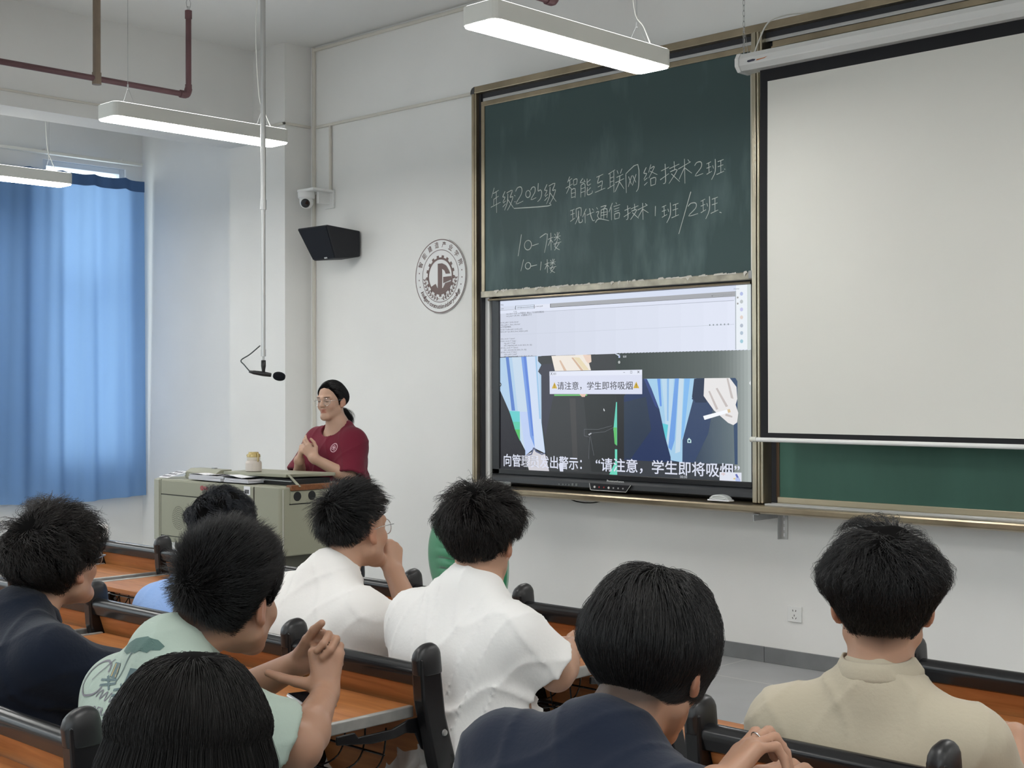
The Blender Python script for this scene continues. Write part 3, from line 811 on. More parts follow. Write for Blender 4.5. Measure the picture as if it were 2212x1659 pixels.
ST = {
'年': [[(35,0),(5,38)],[(25,22),(80,12)],[(30,45),(80,35)],[(30,45),(28,68)],[(0,75),(100,60)],[(55,15),(58,100)]],
'级': [[(25,0),(5,28),(25,30),(5,55)],[(10,60),(30,50)],[(5,80),(30,65)],[(40,10),(90,0),(70,35),(95,33),(75,70),(45,100)],[(50,15),(45,60),(20,98)],[(50,45),(100,92)]],
'智': [[(35,0),(15,25)],[(20,20),(55,10)],[(0,50),(60,35)],[(35,15),(32,45),(5,75)],[(35,48),(55,60)],[(68,18),(70,42)],[(68,18),(98,15),(96,38)],[(70,42),(96,38)],[(48,62),(50,98)],[(48,62),(82,58),(82,100)],[(50,78),(80,75)],[(50,96),(82,94)]],
'能': [[(25,0),(5,22),(42,18)],[(35,8),(45,22)],[(10,35),(8,100)],[(10,35),(42,32),(42,100)],[(10,55),(42,50)],[(10,75),(42,70)],[(60,5),(62,40),(90,35)],[(85,12),(62,25)],[(62,50),(62,90),(98,85),(100,72)],[(88,55),(62,70)]],
'互': [[(15,12),(80,0)],[(42,8),(25,48),(72,38),(60,88)],[(28,70),(62,62)],[(0,100),(100,82)]],
'联': [[(5,15),(45,0)],[(15,15),(15,75)],[(38,5),(38,100)],[(15,35),(38,30)],[(15,52),(38,48)],[(0,80),(42,65)],[(58,5),(65,20)],[(88,0),(78,20)],[(55,35),(95,25)],[(48,58),(100,45)],[(75,30),(70,60),(45,98)],[(72,55),(100,90)]],
'网': [[(5,30),(8,100)],[(5,28),(92,0),(98,80),(80,100)],[(25,40),(45,70)],[(48,38),(22,78)],[(55,38),(78,65)],[(80,35),(52,75)]],
'络': [[(22,10),(5,35),(25,38),(5,62)],[(8,68),(30,58)],[(8,90),(30,78)],[(55,0),(38,35)],[(52,18),(80,12),(40,60)],[(50,30),(100,50)],[(52,65),(55,98)],[(52,65),(88,62),(85,92)],[(55,96),(86,92)]],
'技': [[(5,35),(45,22)],[(25,5),(28,85),(15,95)],[(0,75),(45,52)],[(48,30),(98,15)],[(72,0),(74,40)],[(52,45),(88,40),(45,98)],[(58,55),(100,95)]],
'术': [[(0,38),(90,15)],[(45,0),(48,100)],[(45,35),(5,80)],[(50,38),(98,62)],[(70,5),(85,18)]],
'班': [[(0,18),(25,10)],[(12,15),(14,62)],[(0,40),(25,34)],[(0,70),(30,58)],[(35,30),(40,45)],[(50,0),(50,60),(28,100)],[(65,15),(98,8)],[(82,10),(82,70)],[(65,40),(96,34)],[(58,78),(100,66)]],
'现': [[(0,15),(35,8)],[(18,12),(20,70)],[(2,40),(35,32)],[(0,80),(38,62)],[(48,8),(50,60)],[(48,8),(90,5),(88,55)],[(70,20),(66,60),(40,100)],[(72,55),(74,92),(100,90),(100,75)]],
'代': [[(30,0),(0,55)],[(20,30),(22,100)],[(35,45),(95,28)],[(58,0),(68,50),(85,88),(100,85)],[(80,5),(92,18)]],
'通': [[(8,10),(18,22)],[(5,38),(25,35),(15,60),(28,75)],[(0,98),(25,78),(100,95)],[(40,10),(80,5),(62,20)],[(42,28),(40,80)],[(42,28),(85,25),(85,78)],[(42,45),(84,42)],[(42,60),(84,57)],[(62,22),(62,80)]],
'信': [[(30,0),(0,50)],[(20,25),(22,100)],[(60,0),(68,10)],[(42,22),(95,15)],[(48,38),(88,32)],[(48,52),(88,47)],[(48,66),(50,98)],[(48,66),(90,62),(86,92)],[(50,96),(88,92)]],
'楼': [[(0,35),(38,25)],[(20,0),(22,98)],[(20,35),(0,70)],[(22,40),(36,55)],[(50,8),(58,20)],[(85,2),(75,18)],[(45,28),(95,22)],[(70,0),(70,48)],[(68,28),(48,45)],[(72,28),(92,42)],[(42,65),(100,56)],[(68,50),(52,80),(88,100)],[(85,62),(48,100)]],
'2': [[(5,22),(30,2),(70,0),(85,15),(75,45),(10,97),(100,86)]],
'5': [[(28,0),(22,42),(70,38),(95,55),(70,85),(10,100)]],
'7': [[(0,15),(100,0),(60,100)]],
'0': [[(50+50*math.sin(q*PI/8), 50-50*math.cos(q*PI/8)) for q in range(17)]]}
CHARS = [('年',-6.075,2.771,-5.99,2.61),('级',-5.975,2.739,-5.877,2.618),('2',-5.862,2.752,-5.794,2.648),('0',-5.772,2.724,-5.733,2.68),('2',-5.733,2.74,-5.684,2.662),('5',-5.677,2.76,-5.635,2.647),('级',-5.618,2.745,-5.518,2.623),('智',-5.44,2.772,-5.349,2.639),('能',-5.329,2.75,-5.231,2.638),('互',-5.208,2.757,-5.131,2.656),('联',-5.112,2.773,-4.989,2.642),('网',-4.98,2.784,-4.879,2.629),('络',-4.848,2.773,-4.746,2.647),('技',-4.725,2.771,-4.589,2.648),('术',-4.598,2.777,-4.503,2.639),('2',-4.489,2.748,-4.429,2.671),('班',-4.404,2.751,-4.29,2.641),('现',-5.403,2.58,-5.31,2.482),('代',-5.307,2.566,-5.212,2.481),('通',-5.206,2.576,-5.103,2.475),('信',-5.103,2.581,-5.015,2.481),('技',-4.99,2.56,-4.882,2.47),('术',-4.888,2.559,-4.809,2.463),('班',-4.713,2.542,-4.596,2.431),('2',-4.535,2.525,-4.464,2.453),('班',-4.444,2.551,-4.329,2.429),('0',-5.784,2.415,-5.724,2.356),('7',-5.653,2.441,-5.591,2.328),('楼',-5.584,2.446,-5.478,2.337),('0',-5.777,2.278,-5.731,2.237),('楼',-5.612,2.286,-5.519,2.202)]
EXTRA = [[(-5.873,2.624),(-5.583,2.612),(-5.574,2.629)],[(-5.869,2.706),(-5.861,2.7)],[(-5.867,2.665),(-5.859,2.664)],[(-4.286,2.69),(-4.282,2.687)],[(-4.76,2.533),(-4.762,2.476)],[(-4.512,2.589),(-4.596,2.361)],[(-4.318,2.457),(-4.307,2.453)],[(-5.809,2.456),(-5.838,2.323)],[(-5.717,2.379),(-5.664,2.388)],[(-5.791,2.299),(-5.815,2.228)],[(-5.731,2.253),(-5.678,2.258)],[(-5.643,2.276),(-5.65,2.223)]]
mb = MB()
def chalk(line, w=.0026):
    line = [(q[0], 6.1415, q[1]) for q in line]
    if len(line) > 2: line = catmull(line, 3)
    n = len(line)
    mb.tube(line, [w * (1.15 - .4 * abs(2 * i / (n - 1) - .7)) for i in range(n)], 5)
for ch, xa, za, xb, zb_ in CHARS:
    for st in ST[ch]:
        chalk([(xa + (xb - xa) * p[0] / 100, za + (zb_ - za) * p[1] / 100) for p in st])
for ln in EXTRA: chalk(ln, .003)
obj('chalk_lettering', mb, M_CHALK, pn)
mb = MB()                                               # chalk crumbs and torn film along the lower frame
rr = random.Random(3)
for k in range(70):
    yf_ = 6.1295 - rr.random() * .004; x = rr.uniform(-6.1, -4.13); w = rr.uniform(.008, .05); h = rr.uniform(.002, .009)
    mb.add([(x, yf_, 2.112), (x + w, yf_, 2.112), (x + w * .8, yf_, 2.116 + h), (x + w * .4, yf_, 2.116 + h * rr.uniform(.3, 1)), (x + w * .1, yf_, 2.116 + h * .6)], [(0, 1, 2, 3, 4)])
    if rr.random() < .3: mb.add([(x, yf_ - .0002, 2.112), (x + w * .6, yf_ - .0002, 2.112), (x + w * .3, yf_ - .0002, 2.112 - h * 2.2)], [(0, 1, 2)])
obj('torn_film', mb, mat('torn_film', (.6, .58, .52), .6), pn)['kind'] = 'stuff'

# right panels, behind the projection screen
t = thing('sliding_board_panel', (-2.95, 6.2, .88), 'lower green chalkboard panel below the projection screen at the right', 'chalkboard')
obj('writing_surface', MB().box(-3.985, -1.95, 6.195, 6.203, .915, 2.15), M_GREENR, t)
obj('frame_bottom', MB().box(-3.985, -1.95, 6.185, 6.21, .885, .918), mat('bright_champagne_aluminium', (.62, .55, .40), .3, .85), t, .003)
obj('frame_side', MB().box(-3.995, -3.975, 6.19, 6.212, .90, 2.15), mat('brown_aluminium', (.10, .06, .035), .4, .5), t, .003)
t = thing('sliding_board_panel', (-2.95, 6.17, 2.1), 'upper green chalkboard panel mostly hidden behind the projection screen housing', 'chalkboard')
obj('writing_surface', MB().box(-3.985, -1.95, 6.158, 6.166, 2.15, 3.31), M_GREENR, t)
obj('frame_top', MB().box(-3.985, -1.95, 6.15, 6.172, 3.30, 3.335), M_BRASS, t, .003)
obj('frame_side', MB().box(-3.995, -3.97, 6.152, 6.172, 2.15, 3.31), M_BRASS, t, .003)

t = thing('shelf_bracket', (-4.03, 6.2, .68), 'perforated steel angle bracket under the chalk tray', 'bracket')
mb = MB().box(-4.055, -4.050, 6.06, 6.316, .795, .832).box(-4.055, -4.02, 6.06, 6.316, .828, .832)
obj('arm', mb, M_GREY, t)
mb = MB().box(-4.05, -4.046, 6.285, 6.317, .68, .83).box(-4.05, -4.005, 6.314, 6.318, .68, .83)
obj('upright', mb, M_SILVER, t)
mb = MB()
for k in range(6): mb.box(-4.0565, -4.0548, 6.08 + k * .038, 6.092 + k * .038, .806, .818)
for k in range(4): mb.box(-4.0515, -4.0498, 6.298, 6.306, .695 + k * .034, .712 + k * .034); mb.box(-4.03, -4.022, 6.3135, 6.3142, .695 + k * .034, .712 + k * .034)
obj('punched_holes', mb, M_PAPER, t)

# ------------------------------------------------------------------ things on the tray
t = thing('chalk_box', (-5.97, 6.12, .886), 'grey plastic box at the left end of the chalk tray', 'box')
obj('box_body', MB().box(-6.046, -5.895, 6.075, 6.135, .886, .914), mat('pale_grey_plastic', (.36, .38, .37), .4), t, .006)
obj('box_base', MB().box(-6.04, -5.90, 6.08, 6.13, .8845, .889), M_HOLE, t)
t = thing('board_eraser', (-4.28, 6.1, .886), 'white oval board eraser on the chalk tray below the display', 'eraser')
obj('felt_pad', MB().box(-4.355, -4.213, 6.068, 6.118, .8855, .894), M_PAPER, t, .003)
mb = MB()
for s_, w in ((1, .0625), ):
    prof = [(w * math.cos(q * PI / 16) * (1 if True else 0), .022 * math.sin(q * PI / 16)) for q in range(17)]
    mb.prism([(-4.284 + p[0], .894 + p[1] * 1.25) for p in prof], 'y', 6.072, 6.114)
obj('handle', mb, mat('pearl_plastic', (.55, .57, .55), .25, 0, .6), t, .004)
mb = MB().tube([(-4.284 + .045 * math.cos(q * PI / 12), 6.0705, .905 + .010 * math.sin(q * PI / 12)) for q in range(24)], .0014, 5, closed=True)
obj('handle_outline', mb, M_WHITEP, t)

# ================================================================== interactive display
dp = thing('interactive_display', (-5.1, 6.25, .89), 'large black interactive display showing a warning about smoking, below the handwritten board', 'display')
M_BEZ = mat('black_display_bezel', (.010, .011, .013), .3, 0, .5)
SXL, SXR, SZT, SZB = -6.0528, -4.1527, 2.0577, .9888
mb = MB().box(-6.118, SXL, 6.19, 6.29, .955, 2.09).box(SXR, -4.10, 6.19, 6.29, .955, 2.09).box(-6.118, -4.10, 6.19, 6.29, SZT, 2.09).box(-6.118, -4.10, 6.19, 6.29, .955, SZB).box(-6.118, -4.10, 6.21, 6.29, .955, 2.09)
obj('bezel', mb, M_BEZ, dp, .004)
mb = MB().prism([(6.19, .955), (6.175, .95), (6.165, .935), (6.16, .905), (6.185, .893), (6.28, .893), (6.28, .955)], 'x', -6.095, -4.10)
mb.box(-6.118, -6.09, 6.19, 6.28, .925, .956)
obj('lower_housing', mb, mat('textured_black_plastic', (.016, .018, .021), .42, 0, .5, bump=(250, .06)), dp, .003)
def dcol(name, r, g, b, k=1.0):
    c = lin(r, g, b)
    return mat('screen_' + name, (.003, .003, .003), .25, 0, .28, emis=(c, SCREEN_E * k / .80))
SM = []; SMI = {}
def si(r, g, b):
    k = '%02x%02x%02x' % (r, g, b)
    if k not in SMI: SMI[k] = len(SM); SM.append(dcol(k, r, g, b))
    return SMI[k]
scr = MB(); lay = [0]
def sp_(u, v, l): return (SXL + (SXR - SXL) * u, 6.2005 - .00003 * l, SZT + (SZB - SZT) * v)
def poly(c, *pts):
    lay[0] += 1; pts = [(min(max(u, 0), 1), min(max(v, 0), 1)) for u, v in pts]
    scr.add([sp_(u, v, lay[0]) for u, v in pts], [tuple(range(len(pts)))[::-1]], si(*c))
def stext(c, body, u, v, w, h, offset=0.0, em=None):
    """lettering: (u, v) lower left corner, w, h the box it fills (em: line height only)"""
    lay[0] += 1
    O = np.array(sp_(u, v, lay[0])); U = np.array([1, 0, 0]); V_ = np.array([0, 0, 1])
    if em: text_into(scr, body, O, U, V_, height=em * (SZT - SZB), mi=si(*c), offset=offset, res=1)
    else: text_into(scr, body, O, U, V_, fitbox=(w * (SXR - SXL), h * (SZT - SZB)), mi=si(*c), offset=offset, res=2)
poly((40, 43, 46), (0, 0), (1, 0), (1, 1), (0, 1))
for q in range(12):                                      # page of the notebook
    a, b = q / 12, (q + 1) / 12; g_ = int(200 + 22 * a)
    poly((g_ + 4, g_ + 9, g_ + 24), (a, .075), (b, .075), (b, .334), (a, .336))
poly((212, 220, 238), (0, .003), (1, 0), (1, .036), (0, .036))
poly((163, 165, 170), (.228, .035), (.945, .030), (.945, .055), (.228, .056))
poly((205, 212, 228), (0, .036), (.07, .036), (.07, .058), (0, .058)); poly((206, 214, 230), (.072, .037), (.155, .037), (.155, .058), (.072, .058)); poly((222, 226, 240), (.157, .036), (.226, .036), (.226, .059), (.157, .059))
poly((219, 224, 240), (0, .059), (.945, .056), (.945, .078), (0, .078)); poly((150, 155, 168), (.16, .078), (.94, .076), (.94, .078), (.16, .0795))
poly((196, 202, 216), (0, .205), (.94, .198), (.94, .200), (0, .207))
poly((232, 238, 244), (.947, 0), (.985, 0), (.985, .328), (.947, .328)); poly((170, 178, 185), (.944, .028), (.947, .029), (.947, .328), (.944, .328))
poly((206, 216, 216), (.985, 0), (1, 0), (1, .33), (.985, .33))  # glare along the right edge painted as a pale strip
DK = (70, 72, 80)
for txt_, u, v in (('Help', .003, .029), ('x.txt', .003, .052), ('e001@remote-host_Forma.x', .079, .051), ('main.ipynb', .165, .050), ('x', .066, .052), ('Code', .062, .073), ("    text_label = '公交'  # 不要改变  输出上下方向的位置坐标", .012, .085), ("    text_pixel = 240, 400,   # 图像输入尺寸", .012, .098),
    ("model_path = 'article_list.txt'", .002, .135), ("video_path = '../base_video/test'", .002, .149), ("# 打开音频模块", .002, .163), ("model = loadmodel(1, model_path)", .002, .177), ("labels_list = get_labels_from_txt(label_path)", .002, .190),
    ("video_mode = 'camera'", .002, .232), ("if video_mode == 'image':", .002, .246), ("    img_path = '01.jpg'", .002, .259), ("    infer_image(img_path, model, labels_list, clip)", .002, .272), ("elif video_mode == 'camera':", .002, .286), ("    infer_camera(model, labels_list, clip)", .002, .299), ("elif video_mode == 'video':", .002, .312), ("    video_path = 'v.mp4'", .002, .325), ("    infer_video(video_path, model, labels_list, clip)", .002, .337)):
    n_ = len(txt_) - len(txt_.lstrip()); stext(DK, txt_.strip(), u + n_ * .004, v, 0, 0, em=.0125)
stext((150, 155, 160), 'Python 3 (ipykernel)', .868, .053, .066, .013); poly((120, 124, 130), (.862, .044), (.866, .044), (.866, .050), (.862, .050))
stext((130, 134, 142), 'Home', .94, .022, .018, .008)
for k in range(6):
    u = .852 + k * .013; poly((140, 150, 158), (u, .196), (u + .004, .192), (u + .006, .198), (u + .003, .203))
for c_, v in (((178, 188, 226), .045), ((186, 192, 194), .085), ((196, 196, 232), .125), ((222, 206, 198), .165), ((178, 186, 200), .207), ((176, 192, 208), .245), ((160, 200, 214), .287)):
    cu, cv_ = .966, v
    poly(c_, *[(cu + .0055 * math.cos(q * PI / 5 + .3), cv_ + .010 * math.sin(q * PI / 5 + .3)) for q in range(10)])
for v in (.063, .094): poly((150, 150, 146), *[(.953 + .003 * math.cos(q * PI / 4), v + .005 * math.sin(q * PI / 4)) for q in range(8)])
# left camera picture
CL = [(0, .34), (.188, .335), (.188, .721), (.204, .9), (.155, .868), (.115, .917), (0, .928)]
poly((176, 204, 230), *CL)
poly((196, 214, 232), (.055, .338), (.10, .338), (.145, .86), (.10, .88)); poly((188, 205, 240), (.09, .66), (.14, .66), (.157, .868), (.117, .915))
poly((92, 128, 200), (.026, .337), (.040, .337), (.069, .654), (.053, .654)); poly((120, 156, 224), (.097, .337), (.120, .337), (.158, .868), (.137, .80)); poly((96, 132, 214), (.108, .337), (.119, .337), (.156, .80), (.146, .80))
poly((206, 219, 240), (.122, .337), (.172, .336), (.186, .72), (.203, .898), (.158, .872)); poly((160, 196, 228), (.160, .337), (.168, .337), (.185, .7), (.178, .7))
poly((38, 37, 44), (0, .536), (.041, .655), (.088, .819), (.115, .887), (.115, .917), (.115, 1), (0, 1))
poly((104, 204, 204), (.042, .656), (.09, .658), (.091, .72), (.058, .72)); poly((92, 200, 170), (.058, .72), (.091, .72), (.091, .765), (.068, .765)); poly((84, 190, 104), (.068, .765), (.091, .765), (.091, .832), (.083, .81))
poly((206, 204, 210), (.115, .917), (.150, .888), (.155, .868), (.160, .888), (.204, .904), (.221, 1), (.131, 1)); poly((92, 100, 130), (.115, .915), (.141, .905), (.15, .868), (.158, .868), (.165, .885), (.190, .902), (.204, .893), (.204, .90), (.19, .909), (.162, .893), (.154, .876), (.145, .91), (.118, .922))
CE = [(.173, .337), (.502, .334), (.505, 1), (.222, 1), (.201, .84), (.188, .712), (.187, .447), (.173, .425), (.188, .387), (.173, .365)]
poly((58, 60, 62), *CE)
poly((62, 62, 74), (.188, .385), (.24, .38), (.26, .47), (.235, .60), (.205, .80), (.188, .712), (.187, .447), (.175, .425)); poly((70, 69, 70), (.31, .58), (.335, .58), (.345, .99), (.325, .99)); poly((48, 51, 52), (.36, .45), (.50, .45), (.50, .99), (.40, .99))
poly((236, 228, 218), (.232, .337), (.382, .335), (.4, .423), (.247, .424)); poly((230, 206, 190), (.366, .335), (.40, .336), (.402, .376), (.388, .385), (.38, .372))
poly((214, 186, 164), (.266, .365), (.272, .362), (.298, .423), (.286, .423)); poly((208, 178, 152), (.318, .350), (.325, .348), (.369, .423), (.358, .423)); poly((228, 214, 180), (.327, .348), (.352, .35), (.392, .42), (.372, .423))
poly((108, 186, 110), (.244, .558), (.385, .557), (.383, .566), (.244, .567)); poly((226, 190, 170), (.352, .556), (.38, .556), (.374, .572), (.362, .572))
for a, b in (((.372, .753), (.372, .79)), ((.372, .753), (.43, .752)), ((.43, .752), (.485, .73)), ((.372, .79), (.395, .797)), ((.395, .775), (.455, .765)), ((.455, .765), (.49, .74)), ((.397, .79), (.412, .90)), ((.394, .80), (.390, .92))):
    n_ = np.array([-(b[1] - a[1]) * .56, (b[0] - a[0]) * 1.78]); n_ = n_ / (np.linalg.norm(n_) + 1e-9) * .0009
    poly((120, 122, 130), a, b, (b[0] + n_[0], b[1] + n_[1] * 1.5), (a[0] + n_[0], a[1] + n_[1] * 1.5))
poly((176, 178, 186), (.388, .782), (.40, .772), (.402, .778), (.392, .788)); poly((220, 222, 226), (.452, .634), (.457, .648), (.454, .652), (.451, .645))
# right part: dark player window, glare painted in as paler strips to the right
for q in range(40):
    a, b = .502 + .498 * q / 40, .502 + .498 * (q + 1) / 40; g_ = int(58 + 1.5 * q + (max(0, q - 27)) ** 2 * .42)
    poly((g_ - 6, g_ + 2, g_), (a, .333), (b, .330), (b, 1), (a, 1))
poly((46, 48, 50), (.502, .556), (.536, .556), (.536, 1), (.505, 1)); poly((62, 66, 72), (.505, .915), (.94, .915), (.94, 1), (.505, 1))
poly((60, 80, 110), (.534, .566), (.61, .473), (.945, .473), (.952, .49), (.952, .915), (.534, .915))
for q in range(21):
    a, b = .79 + q * .007, .79 + (q + 1) * .007; poly((int(58 + q * 2.2), int(72 + q * 2.2), int(92 + q * 1.5)), (a, .56), (b, .56), (b + .005, .915), (a + .005, .915))
CR = [(.61, .473), (.808, .474), (.797, .58), (.757, .799), (.756, .916), (.713, .907), (.693, .802), (.671, .637), (.641, .526)]
poly((164, 204, 232), *CR)
poly((186, 214, 234), (.68, .474), (.725, .474), (.712, .84), (.70, .82)); poly((104, 150, 226), (.663, .474), (.675, .474), (.680, .621), (.673, .621)); poly((112, 160, 226), (.73, .473), (.744, .473), (.728, .80), (.716, .856), (.704, .84)); poly((130, 184, 236), (.765, .474), (.785, .474), (.762, .77), (.752, .80)); poly((198, 218, 232), (.745, .473), (.762, .474), (.748, .86), (.730, .87)); poly((140, 184, 230), (.700, .474), (.708, .474), (.705, .699), (.700, .699))
poly((96, 200, 214), (.679, .711), (.704, .719), (.696, .817), (.688, .778))
poly((44, 58, 94), (.534, .566), (.61, .473), (.624, .474), (.641, .526), (.671, .637), (.693, .786), (.713, .891), (.713, .919), (.534, .915)); poly((56, 72, 128), (.612, .474), (.624, .474), (.641, .526), (.668, .635), (.655, .62)); poly((50, 62, 80), (.534, .60), (.62, .57), (.64, .75), (.56, .91), (.534, .91))
poly((56, 72, 104), (.808, .474), (.84, .473), (.87, .60), (.85, .76), (.80, .912), (.756, .92), (.759, .791), (.797, .59), (.791, .58), (.806, .534)); poly((44, 56, 80), (.80, .475), (.838, .473), (.845, .60), (.805, .60), (.792, .57))
poly((230, 228, 228), (.837, .473), (.926, .473), (.949, .519), (.952, .58), (.946, .61), (.955, .651), (.951, .70), (.938, .714), (.92, .703), (.871, .641), (.845, .588), (.834, .565))
for q in ([(.851, .542), (.856, .538), (.886, .633), (.878, .637)], [(.877, .527), (.883, .523), (.92, .618), (.912, .622)], [(.915, .475), (.921, .475), (.939, .58), (.930, .576)], [(.912, .655), (.935, .668), (.934, .676), (.91, .667)]): poly((196, 188, 186), *q)
poly((244, 247, 252), (.832, .67), (.917, .635), (.92, .652), (.837, .69)); poly((214, 190, 150), (.917, .635), (.926, .632), (.929, .648), (.92, .652))
poly((196, 226, 226), (.775, .795), (.781, .785), (.789, .797), (.789, .812), (.775, .812)); poly((60, 90, 120), (.778, .797), (.786, .797), (.784, .808), (.779, .808))
poly((104, 204, 184), (.503, .60), (.507, .60), (.507, .84), (.499, .78), (.492, .753)); poly((98, 190, 110), (.492, .74), (.506, .74), (.506, .84), (.497, .83)); poly((110, 214, 190), (.498, .86), (.507, .86), (.507, 1), (.475, 1), (.498, .932))
poly((214, 222, 236), (.50, .335), (.502, .334), (.52, .34), (.512, .346)); poly((180, 190, 220), (.513, .345), (.520, .345), (.520, .357), (.513, .357)); stext((210, 214, 220), '视频', .531, .357, .014, .012)
poly((176, 180, 180), *[(.516 + .005 * math.cos(q * PI / 3), .381 + .009 * math.sin(q * PI / 3)) for q in range(6)])
# popup
poly((216, 220, 238), (.225, .426), (.606, .424), (.606, .556), (.226, .556)); poly((226, 230, 244), (.225, .426), (.606, .424), (.606, .452), (.225, .452))
stext((40, 40, 46), 'X', .229, .448, .010, .018); stext((60, 60, 66), '提示', .242, .447, .013, .014)
poly((110, 112, 120), (.532, .436), (.539, .436), (.539, .438), (.532, .438)); poly((110, 112, 120), (.560, .430), (.567, .430), (.567, .443), (.560, .443)); poly((226, 230, 244), (.561, .432), (.566, .432), (.566, .441), (.561, .441)); stext((100, 102, 110), '×', .587, .443, .009, .014)
stext((40, 38, 40), '请注意，学生即将吸烟', .259, .533, .310, .047, .002)
for cu in (.247, .583):
    poly((206, 172, 60), (cu, .488), (cu + .0115, .524), (cu - .0115, .524)); poly((60, 50, 30), (cu - .001, .500), (cu + .001, .500), (cu + .0006, .514), (cu - .0006, .514)); poly((60, 50, 30), (cu - .001, .517), (cu + .001, .517), (cu + .001, .520), (cu - .001, .520))
# subtitle
WHT = (218, 222, 238)
stext(WHT, '向管理员发出警示：', .018, .985, .345, .074, .012)
stext(WHT, '“请注意，学生即将吸烟”', .420, .987, .540, .078, .012)
poly((216, 220, 236), (.264, .955), (.284, .95), (.284, .998), (.27, .998))
stext((150, 152, 160), '理', .095 + .0, .98, .036, .062, -.005); stext((178, 180, 190), '员', .133, .98, .036, .062, -.012)
stext((200, 203, 210), '00:00', .748, .999, .026, .014)
poly((222, 226, 238), (.890, .957), (.966, .955), (.966, 1), (.890, 1)); stext((210, 160, 150), '中', .897, .975, .012, .016); poly((96, 108, 180), (.944, .966), (.950, .962), (.962, .995), (.955, .998)); poly((226, 200, 120), (.938, .985), (.945, .982), (.946, .99), (.939, .992)); poly((176, 190, 230), (.944, .985), (.956, .98), (.963, 1), (.946, 1))
poly((36, 40, 46), *[(.001 + .007 * math.cos(q * PI / 6), .5 + .0125 * math.sin(q * PI / 6)) for q in range(12)]); stext((230, 232, 238), '>', .001, .506, .004, .012)
poly((232, 236, 238), (.998, .487), (.993, .5), (.998, .512))
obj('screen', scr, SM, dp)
cp = MB().prism([(-5.265, .935), (-4.952, .935), (-4.983, .895), (-5.255, .895)], 'y', 6.150, 6.162)
cpo = obj('control_panel', cp, mat('black_glossy_panel', (.02, .021, .024), .25), dp, .002)
obj('panel_outline', MB().tube([(-5.265, 6.149, .935), (-5.258, 6.149, .897), (-5.250, 6.149, .8945), (-4.987, 6.149, .8945), (-4.952, 6.149, .935)], .0016, 6), M_WHITEP, cpo)
for k in range(7):
    x = -5.225 + k * .036; c_ = M_WHITEP if k in (0, 3) else (mat('red_button_mark', (.35, .03, .03), .4) if k in (1, 2) else M_GREY)
    s_ = .007 if k in (0, 3) else .005
    obj('button', MB().lathe([(.001, -.0025), (s_, -.0025), (s_, 0), (.001, 0)], (x, 6.150, .914), ax='y', seg=12), c_, cpo)
mb = MB(); text_into(mb, 'Promethean', (-5.150, 6.1725, .944), (1, 0, 0), (0, 0, 1), fitbox=(.128, .0145), offset=.01)
obj('brand_lettering', mb, M_WHITEP, dp)
mb = MB()
for k, x in enumerate((-5.52, -5.49, -5.465, -5.44, -5.415, -5.385)): mb.box(x, x + (.016 if k > 3 else .009), 6.159, 6.163, .912, .926 if k > 3 else .920)
obj('port_cover', mb, mat('port_grey', (.16, .17, .17), .5), dp)
mb = MB().tube(catmull([(-5.48, 6.19, .835), (-5.4, 6.19, .815), (-5.3, 6.2, .812), (-5.2, 6.22, .83)], 5), .004, 6)
tag(obj('loose_cable', mb, M_BLACKM), 'short black cable sagging under the chalk tray', 'cable')

# ================================================================== projection screen
ps = thing('projection_screen', (-2.7, 5.9, 1.22), 'white pull-down projection screen with black border hanging at the right', 'projection screen')
PX0, PX1 = -3.905, -1.45
M_FAB = mat('matte_white_screen_fabric', (.70, .69, .64), .9, 0, .1, noise=(.9, .03, (1, 1, 1)), bump=(1.6, .25, (1, 1, 1)))
M_BLKF = mat('black_screen_border', (.012, .012, .014), .7, 0, .3)
def wav(x0, x1, z0, z1, off, nx=40, nz=40):
    V = []; 
    for j in range(nz + 1):
        for i in range(nx + 1):
            x = x0 + (x1 - x0) * i / nx; z = z0 + (z1 - z0) * j / nz
            V.append((x, 5.905 + off + .004 * math.sin(2.2 * x + 1.3 * z) + .003 * math.sin(3.1 * z - x), z))
    n = nx + 1
    return V, [(j * n + i, j * n + i + 1, (j + 1) * n + i + 1, (j + 1) * n + i) for j in range(nz) for i in range(nx)]
mb = MB().add(*wav(-3.858, PX1 - .06, 1.268, 3.062, -.0012)); obj('fabric', mb, M_FAB, ps, smooth=True)
mb = MB().add(*wav(PX0, PX1, 1.236, 3.15, .0012)); obj('border', mb, M_BLKF, ps, smooth=True)
mb = MB().tube([(-3.93, 5.905, 1.232), (PX1 + .02, 5.905, 1.232)], .0115, 14); wb = obj('weight_bar', mb, M_WHITEP, ps, smooth=False)
obj('bar_end_cap', MB().tube([(-3.962, 5.905, 1.232), (-3.928, 5.905, 1.232)], .014, 14), mat('cream_plastic', (.66, .66, .60), .4), wb)
hz = [(5.862, 3.125), (5.838, 3.15), (5.838, 3.185), (5.855, 3.212), (5.93, 3.218), (5.965, 3.20), (5.965, 3.14), (5.945, 3.125)]
obj('housing', MB().prism(hz, 'x', -3.985, PX1 + .08), mat('white_aluminium_housing', (.70, .70, .68), .35, .1), ps, .003)
obj('end_cap', MB().prism([((y - 5.9) * 1.08 + 5.9, (z - 3.17) * 1.1 + 3.17) for y, z in hz], 'x', -4.008, -3.985), M_WHITEP, ps, .003)
mb = MB(); mb.add([(-3.935, 5.837, 3.163), (-3.925, 5.837, 3.158), (-3.89, 5.837, 3.160), (-3.882, 5.837, 3.168), (-3.90, 5.837, 3.1715), (-3.93, 5.837, 3.169)], [(0, 1, 2, 3, 4, 5)], 0)
i0 = len(mb.v)
